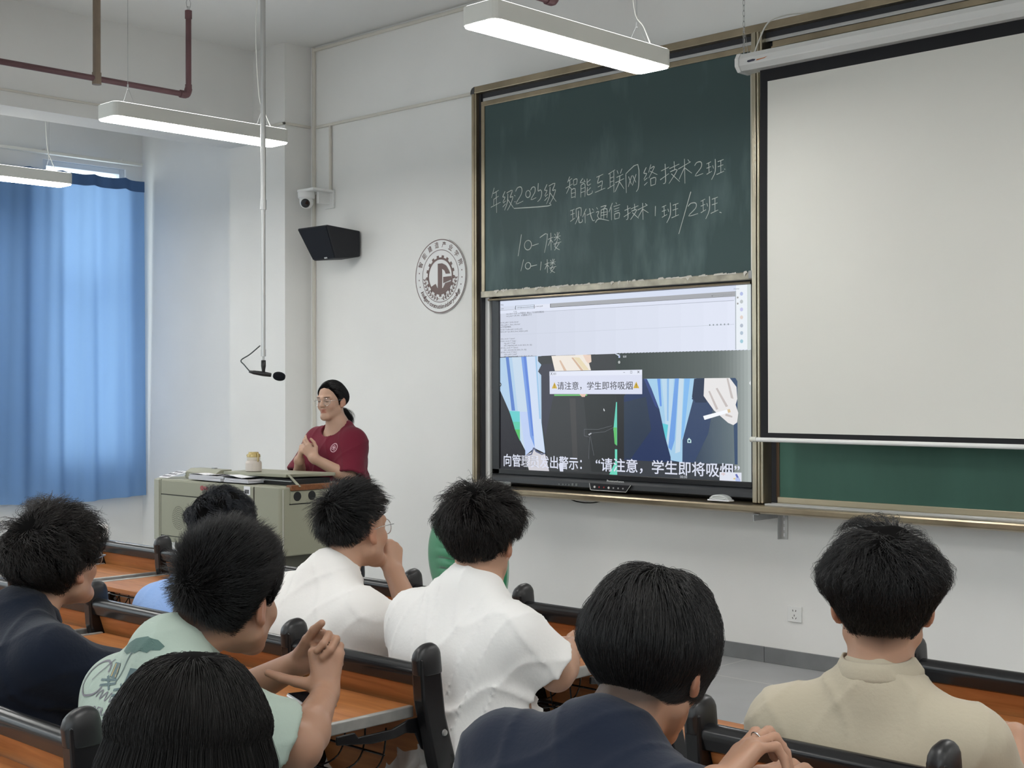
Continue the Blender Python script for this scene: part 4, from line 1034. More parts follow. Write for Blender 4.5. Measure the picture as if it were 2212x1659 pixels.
mb.add([(-3.878, 5.837, 3.1595), (-3.83, 5.837, 3.1635), (-3.81, 5.837, 3.172), (-3.835, 5.837, 3.167), (-3.876, 5.837, 3.1655)], [(0, 1, 2, 3, 4)], 1)
obj('logo', mb, [mat('logo_grey', (.05, .05, .08), .5), mat('logo_orange', (.55, .17, .04), .5)], ps)
def chain(p0, p1, n):
    mb = MB(); p0, p1 = Vector(p0), Vector(p1)
    for k in range(n):
        c = p0.lerp(p1, (k + .5) / n); L = (p1 - p0).length / n * .62
        u = Vector((1, 0, 0)) if k % 2 else Vector((0, 1, 0))
        mb.tube([c + u * .0055 * math.cos(q * PI / 5) + Vector((0, 0, 1)) * L * math.sin(q * PI / 5) for q in range(10)], .0016, 5, closed=True)
    return mb
obj('chain', chain((-3.995, 5.90, 3.225), (-3.995, 5.90, ZC), 30), M_CHROME, ps)
obj('chain', chain((PX1 + .06, 5.90, 3.225), (PX1 + .06, 5.90, ZC), 30), M_CHROME, ps)
mb = MB().tube([(-3.99, 5.895, 3.22), (-3.985, 5.9, 3.34), (-3.975, 5.905, 3.22)], .002, 6); obj('hook', mb, M_CHROME, ps)
mb = MB().tube(catmull([(-3.955, 5.93, 3.215), (-3.945, 5.96, 3.29), (-3.93, 6.03, 3.40), (-3.88, 6.12, 3.447), (-3.78, 6.2, 3.46), (-3.5, 6.3, 3.47)], 6), .0042, 7)
obj('power_cable', mb, M_WHITEM, ps)

# ================================================================== lectern
lt = thing('lectern', (-6.27, 4.42, 0), 'olive grey steel multimedia lectern with rounded corner and raised lid, in front of the teacher', 'lectern')
y0, y1, z0, z1 = 4.20, 4.64, .636, .99
mb = MB()
cor = [(-5.667 - .03 + .03 * math.sin(a), y0 + .03 - .03 * math.cos(a)) for a in [q * PI / 16 for q in range(9)]]
mb.prism([(-6.873, y1), (-6.873, y0 + .02), (-6.853, y0)] + cor + [(-5.667, y1)], 'z', z0, z1)
obj('upper_cabinet', mb, M_OLIVE, lt, .006)
obj('left_strip', MB().box(-6.868, -6.812, y0 - .006, y0 + .01, z0 + .004, z1 - .003), mat('pale_olive_powder_coat', (.36, .36, .29), .45), lt, .006)
dr = obj('drawer_front', MB().box(-6.792, -5.905, y0 - .005, y0 + .01, .905, .982), M_OLIVE, lt, .002)
mb = MB().tube([(-6.375, y0 - .012, .956), (-6.375, y0, .956)], .014, 12); mb.box(-6.372, -6.318, y0 - .016, y0 - .010, .948, .966)
obj('red_key', mb, mat('red_key_plastic', (.30, .05, .05), .4), dr, .002)
mb = MB().box(-5.985, -5.93, y0 - .0068, y0 - .0052, .940, .985); st = obj('barcode_sticker', mb, M_PAPER, dr)
mb = MB()
for k in range(7): mb.box(-5.978 + k * .006, -5.978 + k * .006 + (.004 if k % 3 else .002), y0 - .0076, y0 - .0069, .947, .968)
obj('barcode', mb, M_HOLE, st)
do = obj('door', MB().box(-6.792, -5.905, y0 - .005, y0 + .01, .672, .900), M_OLIVE, lt, .002)
mb = MB()
for rr_ in range(1, 7):
    for k in range(rr_ * 6):
        a = 2 * PI * k / (rr_ * 6) + rr_ * .3; cx, cz = -6.61 + .0105 * rr_ * math.cos(a), .778 + .0105 * rr_ * math.sin(a)
        mb.add([(cx + .0028 * math.cos(q * PI / 3), y0 - .0056, cz + .0028 * math.sin(q * PI / 3)) for q in range(6)], [tuple(range(6))])
obj('speaker_holes', mb, M_HOLE, do)
obj('seam', MB().box(-6.80, -6.792, y0 - .0012, y0 + .01, z0, .985).box(-6.80, -5.90, y0 - .0012, y0 + .01, .900, .905).box(-6.80, -5.90, y0 - .0012, y0 + .01, .668, .672).box(-5.905, -5.90, y0 - .0012, y0 + .01, .66, .985), M_HOLE, lt)
obj('rubber_corner', MB().tube([(-5.668, y0 + .012, z0 + .01), (-5.668, y0 + .012, z1 - .01)], .004, 8), mat('pale_edge', (.42, .42, .36), .4), lt)
obj('wood_edge', MB().box(-5.70, -5.655, 4.255, y1, .972, 1.0), wood('brown_wood_edge', (.22, .085, .03), (.14, .05, .018)), lt, .003)
sp2 = obj('side_panel', MB().box(-5.68, -5.662, 4.255, y1 - .005, .905, .97), M_OLIVE, lt, .002)
for y in (4.298, 4.392):
    obj('round_hole', MB().lathe([(.001, .0062), (.0235, .0062), (.025, .004), (.025, .0)], (-5.6665, y, .942), ax='x', seg=24), M_HOLE, sp2)
obj('side_seam', MB().box(-5.668, -5.6655, 4.25, y1, .900, .906), M_HOLE, lt)
obj('lower_cabinet', MB().box(-6.74, -5.75, 4.25, 4.60, 0, z0 + .01), M_OLIVE_SHADE, lt, .004)
obj('foot_plinth', MB().box(-6.80, -5.70, 4.22, 4.64, 0, .05), M_OLIVE_SHADE, lt, .004)
obj('desk_rim', MB().box(-6.873, -5.70, 4.40, y1, z1 - .002, z1 + .006), M_OLIVE, lt, .003)
# raised lid over the sunken monitor
mb = MB().add([(-6.33, 4.30, 1.045), (-5.757, 4.30, 1.052), (-5.70, 4.58, 1.052), (-6.36, 4.58, 1.045), (-6.33, 4.30, 1.028), (-5.765, 4.30, 1.034), (-5.70, 4.58, 1.034), (-6.36, 4.58, 1.028)], [(0, 1, 2, 3), (4, 7, 6, 5), (0, 4, 5, 1), (1, 5, 6, 2), (2, 6, 7, 3), (3, 7, 4, 0)])
lid = obj('lid', mb, M_OLIVE, lt, .003)
mb = MB().add([(-5.757, 4.30, 1.053), (-5.745, 4.30, 1.053), (-5.645, 4.30, .992), (-5.665, 4.30, .992), (-5.757, 4.312, 1.053), (-5.745, 4.312, 1.053), (-5.645, 4.312, .992), (-5.665, 4.312, .992)], [(0, 3, 2, 1), (4, 5, 6, 7), (0, 1, 5, 4), (1, 2, 6, 5), (2, 3, 7, 6), (3, 0, 4, 7)])
obj('lid_side', mb, M_OLIVE, lid, .002)
obj('monitor', MB().box(-6.12, -5.72, 4.33, 4.56, .99, 1.026), M_HOLE, lt, .004)
obj('monitor_edge', MB().box(-6.10, -5.75, 4.322, 4.335, 1.010, 1.016), M_GREY, lt, .001)

t = thing('control_box', (-6.54, 4.34, .992), 'small olive control box on the lectern behind the papers', 'box')
obj('case', MB().prism([(4.295, .992), (4.295, 1.03), (4.33, 1.048), (4.40, 1.048), (4.40, .992)], 'x', -6.70, -6.395), M_OLIVE, t, .003)
obj('side_label', MB().box(-6.7025, -6.699, 4.31, 4.38, 1.0, 1.035), M_GREY, t)
obj('knob', MB().tube([(-6.56, 4.291, 1.02), (-6.56, 4.297, 1.02)], .006, 10), M_SILVER, t)
obj('clip', MB().box(-6.535, -6.505, 4.36, 4.38, 1.046, 1.054), M_GREY, t, .001)
def booklet(x0, x1, ya, yb, z, h, rot, label, cover=(.72, .72, .75)):
    mb = MB().box(x0, x1, ya, yb, z, z + h)
    c = Vector(((x0 + x1) / 2, (ya + yb) / 2, 0)); mb.xf(Matrix.Translation(c) @ Matrix.Rotation(rot, 4, 'Z') @ Matrix.Translation(-c))
    t = thing('booklet', (c.x, c.y, z), label, 'booklet', 'booklets on the lectern')
    obj('page_block', mb, mat('page_edges', (.60, .60, .63), .8, noise=(3, .2, (1, 1, 160))), t)
    mb = MB().box(x0 - .002, x1 + .002, ya - .002, yb + .002, z + h - .0012, z + h).box(x0 - .002, x1 + .002, ya - .002, yb + .002, z, z + .0012)
    mb.xf(Matrix.Translation(c) @ Matrix.Rotation(rot, 4, 'Z') @ Matrix.Translation(-c))
    obj('cover', mb, mat('booklet_cover_%d' % int(cover[0] * 100), cover, .6), t)
booklet(-6.55, -6.22, 4.215, 4.33, .9972, .015, -.04, 'bottom booklet of the left stack on the lectern', (.62, .63, .68))
booklet(-6.54, -6.215, 4.22, 4.335, .9125 + .1, .012, .01, 'second booklet from the bottom in the left stack on the lectern', (.70, .70, .73))
booklet(-6.20, -5.99, 4.218, 4.32, .9972, .011, .05, 'bottom booklet of the right stack, against the black monitor gap', (.62, .63, .68))
booklet(-6.205, -5.985, 4.222, 4.325, 1.0085, .010, -.02, 'second booklet of the right stack, against the black monitor gap', (.70, .70, .73))
mb = MB().add([(-6.55 + .5 * i / 12, 4.225 + .11 * j, 1.0262 + .006 * math.sin(i * .9) * (1 - j * .5) + .004 * (i > 8)) for j in (0, 1) for i in range(13)], [(i, i + 1, 14 + i, 13 + i) for i in range(12)])
o = obj('paper_sheets', mb, M_PAPER); o.modifiers.new('t', 'SOLIDIFY').thickness = .002
tag(o, 'loose white sheets spread over the booklets on the lectern', 'paper')
t = thing('sign_card', (-6.79, 4.26, .992), 'small white printed card leaning at the left end of the lectern top', 'card')
mb = MB().add([(-6.872, 4.225, .994), (-6.77, 4.225, .994), (-6.68, 4.30, 1.030), (-6.78, 4.30, 1.030)], [(0, 1, 2, 3)])
o = obj('card', mb, M_PAPER, t); o.modifiers.new('t', 'SOLIDIFY').thickness = .0015
mb = MB(); q_ = lambda u, v: Vector((-6.872, 4.225, .994)).lerp(Vector((-6.77, 4.225, .994)), u).lerp(Vector((-6.78, 4.30, 1.030)).lerp(Vector((-6.68, 4.30, 1.030)), u), v) + Vector((0, -.0015, .0018))
for v in (.15, .45, .75):
    for k in range(4): u = .12 + k * .2; mb.add([q_(u, v), q_(u + .14, v), q_(u + .14, v + .13), q_(u, v + .13)], [(0, 1, 2, 3)])
obj('card_text', mb, mat('dark_print', (.09, .09, .11), .7), t)
t = thing('thermos_cup', (-6.13, 4.33, 1.052), 'cream insulated cup with gold lid and carrying loop on the lectern lid', 'cup')
cx, cy, cz = -6.132, 4.36, 1.0495
obj('body', MB().lathe([(.040, 0), (.044, .004), (.044, .046), (.040, .056), (.034, .060), (.034, .064)], (cx, cy, cz), seg=28), mat('cream_enamel', (.62, .56, .50), .35, 0, .5), t, smooth=False)
obj('collar', MB().lathe([(.034, .062), (.036, .064), (.036, .078), (.033, .080)], (cx, cy, cz), seg=28), mat('pale_cream', (.66, .61, .52), .4), t)
mb = MB().lathe([(.036, .078), (.037, .081), (.035, .094), (.028, .097), (.026, .106), (.001, .107)], (cx, cy, cz), seg=24)
mb.box(cx - .055, cx - .02, cy - .008, cy + .008, cz + .083, cz + .089)
obj('lid', mb, mat('translucent_gold_plastic', (.52, .40, .16), .2, .2, .6), t)
obj('carry_loop', MB().tube(catmull([(cx + .02, cy, cz + .098), (cx + .045, cy - .004, cz + .095), (cx + .05, cy - .006, cz + .075), (cx + .046, cy - .004, cz + .055)], 5), .0035, 8), mat('translucent_gold_plastic'), t, smooth=True)
obj('strap', MB().tube(catmull([(cx - .045, cy, cz + .08), (cx - .052, cy, cz + .05), (cx - .05, cy, cz + .01)], 5), .003, 8), M_GREY, t)

# ------------------------------------------------------------------ green chair
M_GRN = mat('green_stretch_fabric', (.02, .245, .105), .42, 0, .4, sheen=.3)
t = thing('green_chair', (-4.22, 4.20, 0), 'green chair with a ribbed curved backrest in front of the far wall', 'chair')
V = []; nu, nv = 24, 40
for j in range(nv + 1):
    s = j / nv; z = .60 + .42 * s
    w = .235 * (1 - .03 * s - .62 * s ** 3.2) * (1 - .25 * (1 - s) ** 4)
    for i in range(nu + 1):
        u = 2 * i / nu - 1
        rib = .0045 * math.sin(s * 62) * max(0, 1 - ((s - .33) / .24) ** 2) * max(0, 1 - (u * 1.3) ** 2)
        V.append((-4.22 + w * u, 4.12 + .05 * u * u - .05 * math.sin(s * 2.4) - rib + .05 * s, z))
n = nu + 1
o = obj('backrest', MB().add(V, [(j * n + i, j * n + i + 1, (j + 1) * n + i + 1, (j + 1) * n + i) for j in range(nv) for i in range(nu)]), M_GRN, t, smooth=True)
sm_ = o.modifiers.new('t', 'SOLIDIFY'); sm_.thickness = .05; sm_.offset = 1
o.rotation_euler = (0, 0, 0)
obj('seat', MB().box(-4.46, -3.98, 4.14, 4.60, .44, .50), M_GRN, t, .02)
obj('back_support', MB().box(-4.25, -4.19, 4.10, 4.16, .45, .70), M_BLACKM, t, .006)
obj('gas_column', MB().tube([(-4.22, 4.36, .10), (-4.22, 4.36, .45)], .025, 12), M_BLACKM, t)
for k in range(5):
    a = 2 * PI * k / 5; e = Vector((-4.22 + .28 * math.cos(a), 4.36 + .28 * math.sin(a), .075))
    lg = obj('leg', MB().tube([(-4.22, 4.36, .11), e], [.022, .014], 8), M_BLACKM, t)
    obj('caster', MB().lathe([(.001, -.02), (.03, -.02), (.03, .02), (.001, .02)], (e.x, e.y, .03), ax='x', seg=14), M_BLACKP, lg)

# ================================================================== rows of linked benches with desks
PITCH = .497
def upright_pts():
    # side outline of one cast upright in (y, z), y measured from the rail: leans back towards the viewer at the top
    return [(-.052, .88), (-.045, .78), (-.005, .62), (.055, .46), (.06, .30), (.03, .03), (-.12, .02), (-.12, 0), (.24, 0), (.24, .02), (.11, .04), (.12, .30), (.115, .45), (.068, .60), (.026, .74), (.012, .85), (.010, .88)]
def cap_mesh(x, Y):
    mb = MB(); n = 12; prof = []
    # rounded thumb-shaped cap along the top of the upright
    L0, L1 = -.056, .018
    rows = []
    for i in range(n + 1):
        t_ = i / n; y = L0 + (L1 - L0) * t_
        h = .030 * math.sqrt(max(0.0, 1 - (2 * t_ - 1) ** 2)) ** .8 * (1 + .35 * t_)
        w = .022 * (1 - abs(2 * t_ - 1) ** 3.5 * .55)
        rows.append([(x + w * math.cos(a), Y + y, .874 + h * max(0.0, math.sin(a)) ** .8) for a in [PI * q / 8 for q in range(9)]] + [(x - w, Y + y + .004, .838), (x + w, Y + y + .004, .838)])
    m_ = 11
    vs = [p for r in rows for p in r]
    fs = [(i * m_ + k, i * m_ + (k + 1) % m_, (i + 1) * m_ + (k + 1) % m_, (i + 1) * m_ + k) for i in range(n) for k in range(m_)]
    fs += [tuple(range(m_))[::-1], tuple(n * m_ + k for k in range(m_))]
    return mb.add(vs, fs)
def bench(name_label, xs, Y, desks=True, baskets=()):
    t = thing('bench_row', ((xs[0] + xs[-1]) / 2, Y, 0), name_label, 'bench row', 'rows of linked benches with desks')
    for k, x in enumerate(xs):
        u = obj('upright', MB().prism([(Y + a, b) for a, b in upright_pts()], 'x', x - .0185, x + .0185), M_BLACKM, t, .006)
        c = obj('cap', cap_mesh(x, Y), M_BLACKP, u, .004, smooth=True)
        mb = MB()
        for yy, zz in ((.02, .70), (.045, .60)):
            for s in (-1, 1): mb.lathe([(.001, s * .0185), (.008, s * .0185), (.0065, s * .0225), (.001, s * .0232)] if s > 0 else [(.001, -.0232), (.0065, -.0225), (.008, -.0185), (.001, -.0185)], (x, Y + yy, zz), ax='x', seg=12)
        obj('bolt', mb, M_SILVER, u)
    for a, b in zip(xs[:-1], xs[1:]):
        xa, xb = a + .018, b - .018
        mb = MB()
        pr = [(-.022 + .021 * math.cos(q), .839 + .021 * math.sin(q)) for q in [PI * (-.15 + 1.3 * i / 10) for i in range(11)]]
        pr += [(-.036, .812), (-.030, .808), (-.006, .808), (-.001, .815)]
        mb.prism([(Y + p[0], p[1]) for p in pr], 'x', xa, xb)
        rl = auto_smooth(obj('top_rail', mb, M_BLACKM, t), .6)
        mb = MB()
        for x in (xa + .06, xb - .06): mb.lathe([(.001, -.002), (.004, -.002), (.004, 0), (.001, 0)], (x, Y - .0335, .822), ax='y', seg=8)
        obj('screw', mb, M_SILVER, rl)
        # slanting wooden back panel, seat flap, desk
        obj('back_panel', MB().prism([(Y - .020, .812), (Y - .008, .812), (Y + .103, .47), (Y + .091, .47)], 'x', xa + .002, xb - .002), M_WOOD, t, .002)
        obj('seat', MB().prism([(Y + .14, .435), (Y + .14, .453), (Y + .50, .468), (Y + .51, .46), (Y + .50, .448)], 'x', xa + .02, xb - .02), M_WOOD, t, .004)
        if not desks: continue
        d0, d1 = Y - .355, Y - .012
        dk = obj('desktop', MB().box(xa + .035, xb - .035, d0, d1, .738, .757), M_WOOD, t, .003)
        for x in (xa + .022, xb - .036):
            obj('edge_strip', MB().box(x, x + .014, d0 - .004, d1 - .01, .733, .7605), M_SILVERW, dk, .003)
        for x, s in ((xa, 1), (xb, -1)):
            ap = [(.03, .725), (.0, .735), (-.05, .735), (-.10, .722), (-.20, .722), (-.21, .734), (-.26, .734), (-.26, .715), (-.16, .70), (-.09, .70), (-.06, .706), (-.03, .70), (-.01, .66), (.03, .63)]
            br_ = obj('desk_bracket', MB().prism([(Y + p, q) for p, q in ap], 'x', x + s * .006, x + s * .013), M_BLACKM, t, .002)
            mb = MB()
            for yy, zz in ((-.075, .716), (-.12, .712), (.012, .70)):
                h0, h1 = (x + s * .013, x + s * .017)
                mb.tube([(h0, Y + yy, zz), (h1, Y + yy, zz)], .007, 12)
            obj('bolt', mb, M_SILVER, br_)
        mb = MB(); zt, zb_ = .715, .62                      # wire book basket
        for i in range(6):
            x = xa + .05 + (xb - xa - .10) * i / 5
            mb.tube(catmull([(x, d0 + .06, zt), (x, d0 + .075, zb_ + .02), (x, d0 + .12, zb_), (x, d1 - .12, zb_), (x, d1 - .08, zb_ + .03), (x, d1 - .07, zt)], 4), .0022, 5)
        for yy, zz in ((d0 + .06, zt), (d0 + .075, zb_ + .03), (d0 + .14, zb_), (d1 - .16, zb_), (d1 - .08, zb_ + .035)):
            mb.tube([(xa + .045, yy, zz), (xb - .045, yy, zz)], .003, 5)
        obj('wire_basket', mb, M_BLACKM, t)
    return t
M_SILVERW = mat('worn_silver_edge', (.42, .42, .40), .45, .55, .5, noise=(20, .15, (1, 1, 1)))
XL_ = [-2.305 - PITCH * k for k in range(9)][::-1]
XR2 = [-1.535, -1.043, -.551, -.06]
bench('front bench row of the left block, with empty desk places at its far left end', XL_[1:], 2.985)
bench('middle bench row of the left block, ending at the aisle beside the dirty white shirt', XL_[2:], 2.135)
bench('nearest bench row of the left block, its glossy rail ending at the lower left', XL_[3:], 1.275)
bench('front bench row at the right edge, before the student in the beige shirt', XR2, 2.985)
bench('second bench row at the right, behind the back of the student in the beige shirt', XR2, 2.135)
bench('bench row just below the picture that seats the student with the ring', XR2, 1.275, desks=False)
obj_chair = thing('stool', (-1.52, .93, 0), 'plain stool in the aisle under the long-haired student', 'stool')
obj('seat', MB().lathe([(.15, .42), (.16, .43), (.16, .445), (.15, .45)], (-1.52, .90, 0), seg=24), M_WOOD, obj_chair)
for k in range(4):
    a = PI / 4 + k * PI / 2; obj('leg', MB().tube([(-1.52 + .12 * math.cos(a), .90 + .12 * math.sin(a), .42), (-1.52 + .17 * math.cos(a), .90 + .17 * math.sin(a), 0)], .012, 8), M_BLACKM, obj_chair)

# ------------------------------------------------------------------ small things on the desks
t = thing('smartphone', (-2.51, 1.99, .758), 'dark smartphone in a clear case lying on the desk beside the clasped hands', 'phone')
R = Matrix.Translation((-2.55, 1.975, .758)) @ Matrix.Rotation(1.25, 4, 'Z')
mb = MB().box(-.036, .036, -.078, .078, 0, .0095).xf(R); obj('clear_case', mb, mat('clear_case', (.42, .40, .38), .15, .3, .6), t, .005)
mb = MB().box(-.033, .033, -.075, .075, .0088, .0108).xf(R); obj('screen', mb, mat('phone_glass', (.006, .006, .008), .06, 0, .6), t, .002)
mb = MB().box(.008, .024, -.0788, -.0775, .003, .007).xf(R); obj('port', mb, M_HOLE, t)
t = thing('webcam', (-5.29, 2.97, .86), 'small white rounded gadget with a dark round lens on the front bench rail', 'gadget')
mb = MB().box(-5.30, -5.237, 2.945, 2.985, .859, .925); obj('body', mb, M_WHITEP, t, .014, seg=4)
mb = MB().tube([(-5.29, 2.9445, .893), (-5.29, 2.9405, .893)], .013, 18); obj('lens', mb, M_HOLE, t)
t = tag(obj('folded_tissue', MB().add([(-3.02, 1.80, .7585), (-2.94, 1.79, .7585), (-2.93, 1.83, .775), (-3.0, 1.84, .768)], [(0, 1, 2, 3)]), M_PAPER), 'crumpled white paper scrap on the desk beside the navy shirt sleeve', 'paper')
t.modifiers.new('t', 'SOLIDIFY').thickness = .002

# ================================================================== people
M_HAIR = mat('black_hair', (.011, .010, .010), .42, 0, .45)
M_CAP = mat('hair_underlayer', (.0035, .0032, .0032), .9, 0, .05)
M_HAIRB = mat('dark_brown_black_hair', (.0125, .0095, .0085), .42, 0, .38)
def skin(name, col): 
    m = mat(name, col, .48, 0, .4, attr='tint', bump=(90, .03))
    b = m.node_tree.nodes['Principled BSDF']
    b.inputs['Subsurface Weight'].default_value = .12
    b.inputs['Subsurface Radius'].default_value = (.02, .008, .004)
    b.inputs['Subsurface Scale'].default_value = .25
    return m
SK_TAN = skin('tan_skin', (.40, .225, .148))
SK_MID = skin('warm_skin', (.47, .275, .185))
SK_FAIR = skin('fair_skin', (.50, .315, .225))
def rotm(yaw, pitch=0, roll=0):
    """columns right, forward, up; yaw turns left from +Y, pitch raises the face, roll tips the head to its right"""
    return np.array((Matrix.Rotation(yaw, 3, 'Z') @ Matrix.Rotation(pitch, 3, 'X') @ Matrix.Rotation(roll, 3, 'Y')))
def head_shapes(S, H, R, s, neck, face=1.0, hair_only=False):
    w = lambda *p: H + R @ (np.array(p) * s)
    S.ell(w(0, -.012, .030), np.array((.074, .094, .088)) * s, R, .02)
    S.ell(w(0, .026, -.030), np.array((.058 * face, .064, .080)) * s, R, .03)
    if hair_only: return
    for q in (-1, 1):
        S.cone(w(q * .050 * face, .0, -.062), w(q * .012, .072, -.096), .019 * s, .017 * s, .028 * s)
        S.ell(w(q * .037 * face, .062, -.030), np.array((.020, .018, .020)) * s, R, .022 * s)
        S.cone(w(q * .044, .070, .022), w(q * .010, .084, .020), .011 * s, .011 * s, .016 * s)
    S.cone(w(-.008, .076, -.096), w(.008, .076, -.096), .0145 * s, .0145 * s, .02 * s)
    for q in (-1, 1): S.ell(w(q * .031, .094, .004), np.array((.015, .011, .010)) * s, R, .012 * s, '-')
    for q in (-1, 1): S.ell(w(q * .031, .074, .002), np.array((.0135, .0125, .0125)) * s, R, .004 * s)
    S.cone(w(0, .086, .014), w(0, .103, -.022), .0075 * s, .0105 * s, .012 * s)
    for q in (-1, 1): S.ell(w(q * .011, .094, -.026), np.array((.0085, .010, .0075)) * s, R, .008 * s)
    S.cone(w(-.020, .079, -.053), w(0, .0875, -.050), .0045 * s, .006 * s, .008 * s); S.cone(w(.020, .079, -.053), w(0, .0875, -.050), .0045 * s, .006 * s, .008 * s)
    S.cone(w(-.014, .0795, -.064), w(.014, .0795, -.064), .0065 * s, .0065 * s, .008 * s)
    for q in (-1, 1):                                       # ears
        Re = R @ np.array(Matrix.Rotation(q * .38, 3, 'Z')) @ np.array(Matrix.Rotation(-.18, 3, 'X'))
        S.ell(w(q * .079, -.014, -.008), np.array((.0085, .019, .032)) * s, Re, .006 * s)
        S.ell(w(q * .076, -.004, -.035), np.array((.008, .010, .011)) * s, Re, .008 * s)
        S.ell(w(q * .0875, -.009, -.006), np.array((.0055, .010, .018)) * s, Re, .005 * s, '-')
        S.ell(w(q * .072, -.006, -.010), np.array((.010, .014, .020)) * s, Re, .008 * s)
    S.cone(w(0, -.030, -.045), neck, .049 * s, .053 * s, .025)
def hand(S, W, d, n, side, curl=(.5, .5, .5, .55), thumb=(.3, .2), spread=.0, s=1.0, k=.0035, tc=None):
    """W wrist, d towards the fingers, n out of the back of the hand, side=+1 when the thumb lies along cross(d, n)"""
    W = np.array(W, float); d = nrm(d); n = np.array(n, float); n = nrm(n - d * (n @ d)); l = side * np.cross(d, n)
    tips = []
    offs = ((.027, .086), (.009, .090), (-.010, .086), (-.027, .078))
    lens = ((.043, .026, .021), (.047, .029, .022), (.043, .027, .021), (.034, .021, .019))
    rad = (.0088, .009, .0086, .0076)
    for i in range(4):
        o, L = offs[i]
        m0 = W + (l * o * .55 + d * .016) * s; m1 = W + (l * o + d * L + n * (.004 - abs(o + .009) * .12)) * s
        S.cone(m0, m1, .0135 * s, .0112 * s, .012)
        c = curl[i]; c = (c, c * 1.1, c * .75) if not hasattr(c, '__len__') else c
        a = 0; p = m1; dd = nrm(d + l * spread * (o / .027))
        for j in range(3):
            a += c[j]
            q = p + (dd * math.cos(a) - n * math.sin(a)) * lens[i][j] * s
            S.cone(p, q, rad[i] * s * (1 - .07 * j), rad[i] * s * (1 - .07 * (j + 1)), .0035 if j else .005)
            p = q
        tips.append(p)
    t0 = W + (d * .018 + l * .020 - n * .006) * s
    td = nrm(d * .62 + l * .74 - n * .30) if tc is None else nrm(d * tc[0] + l * tc[1] + n * tc[2])
    t1 = t0 + td * .044 * s
    S.cone(t0, t1, .0155 * s, .0115 * s, .012)
    ax = nrm(np.cross(td, n)); 
    bend = lambda v, a: nrm(v * math.cos(a) + nrm(d - td * (d @ td)) * math.sin(a))
    t2 = t1 + bend(td, thumb[0]) * .034 * s; t3 = t2 + bend(td, thumb[0] + thumb[1]) * .027 * s
    S.cone(t1, t2, .0108 * s, .0098 * s, .004); S.cone(t2, t3, .0098 * s, .0082 * s, .003)
    return tips
def torso_frame(p):
    sl, sr, c7, hip = (np.array(p[q], float) for q in ('shL', 'shR', 'C7', 'hip'))
    r = nrm(sr - sl); mid = (sl + sr) / 2; u = nrm(mid - hip); f = nrm(np.cross(u, r)); u = np.cross(r, f)
    dn = p.get('shdrop', .048); sl, sr, mid = sl - u * dn, sr - u * dn, mid - u * dn
    return sl, sr, c7, hip, r, f, u, mid
def torso_shapes(S, p, g=0.0, w=1.0, shirt=False):
    """g: how far the cloth stands off the skin"""
    sl, sr, c7, hip, r, f, u, mid = torso_frame(p)
    il = lambda a, b, t: a + (b - a) * t
    pl, pr = il(sl, mid, .10), il(sr, mid, .10)
    S.cone(pl, pr, .043 + g, .043 + g, .05)
    base = c7 - u * (.035 + p.get('nkd', 0) * (1 if shirt else 0)) + f * .010
    for q in (pl, pr): S.cone(base, q + u * .004, .040 + g, .043 + g, .05)
    S.cone(base, mid - u * .04, .048 + g, .080 + g, .05)
    fat = p.get('fat', 1.0)
    for q in (-1, 1):
        top = mid + r * q * .085 * w - u * .085 + f * .012
        ms_ = il(mid, hip, .55) + r * q * .068 * w * fat + f * p.get('belly', .02) - f * p.get('hump', 0)
        bt = hip + r * q * .080 * w * fat
        S.cone(top, ms_, .092 * (1 + .05 * (fat - 1)) + g, .090 * fat + g, .07)
        S.cone(ms_, bt, .090 * fat + g, (.108 if not shirt else .112) * fat + g, .07)
    S.cone(mid - u * .13 + f * .02, il(mid, hip, .6), .10 + g, .10 * fat + g, .07)
    # upper back and chest
    S.cone(mid - u * .07 - r * .07 * w - f * .005, mid - u * .07 + r * .07 * w - f * .005, .078 + g, .078 + g, .06)
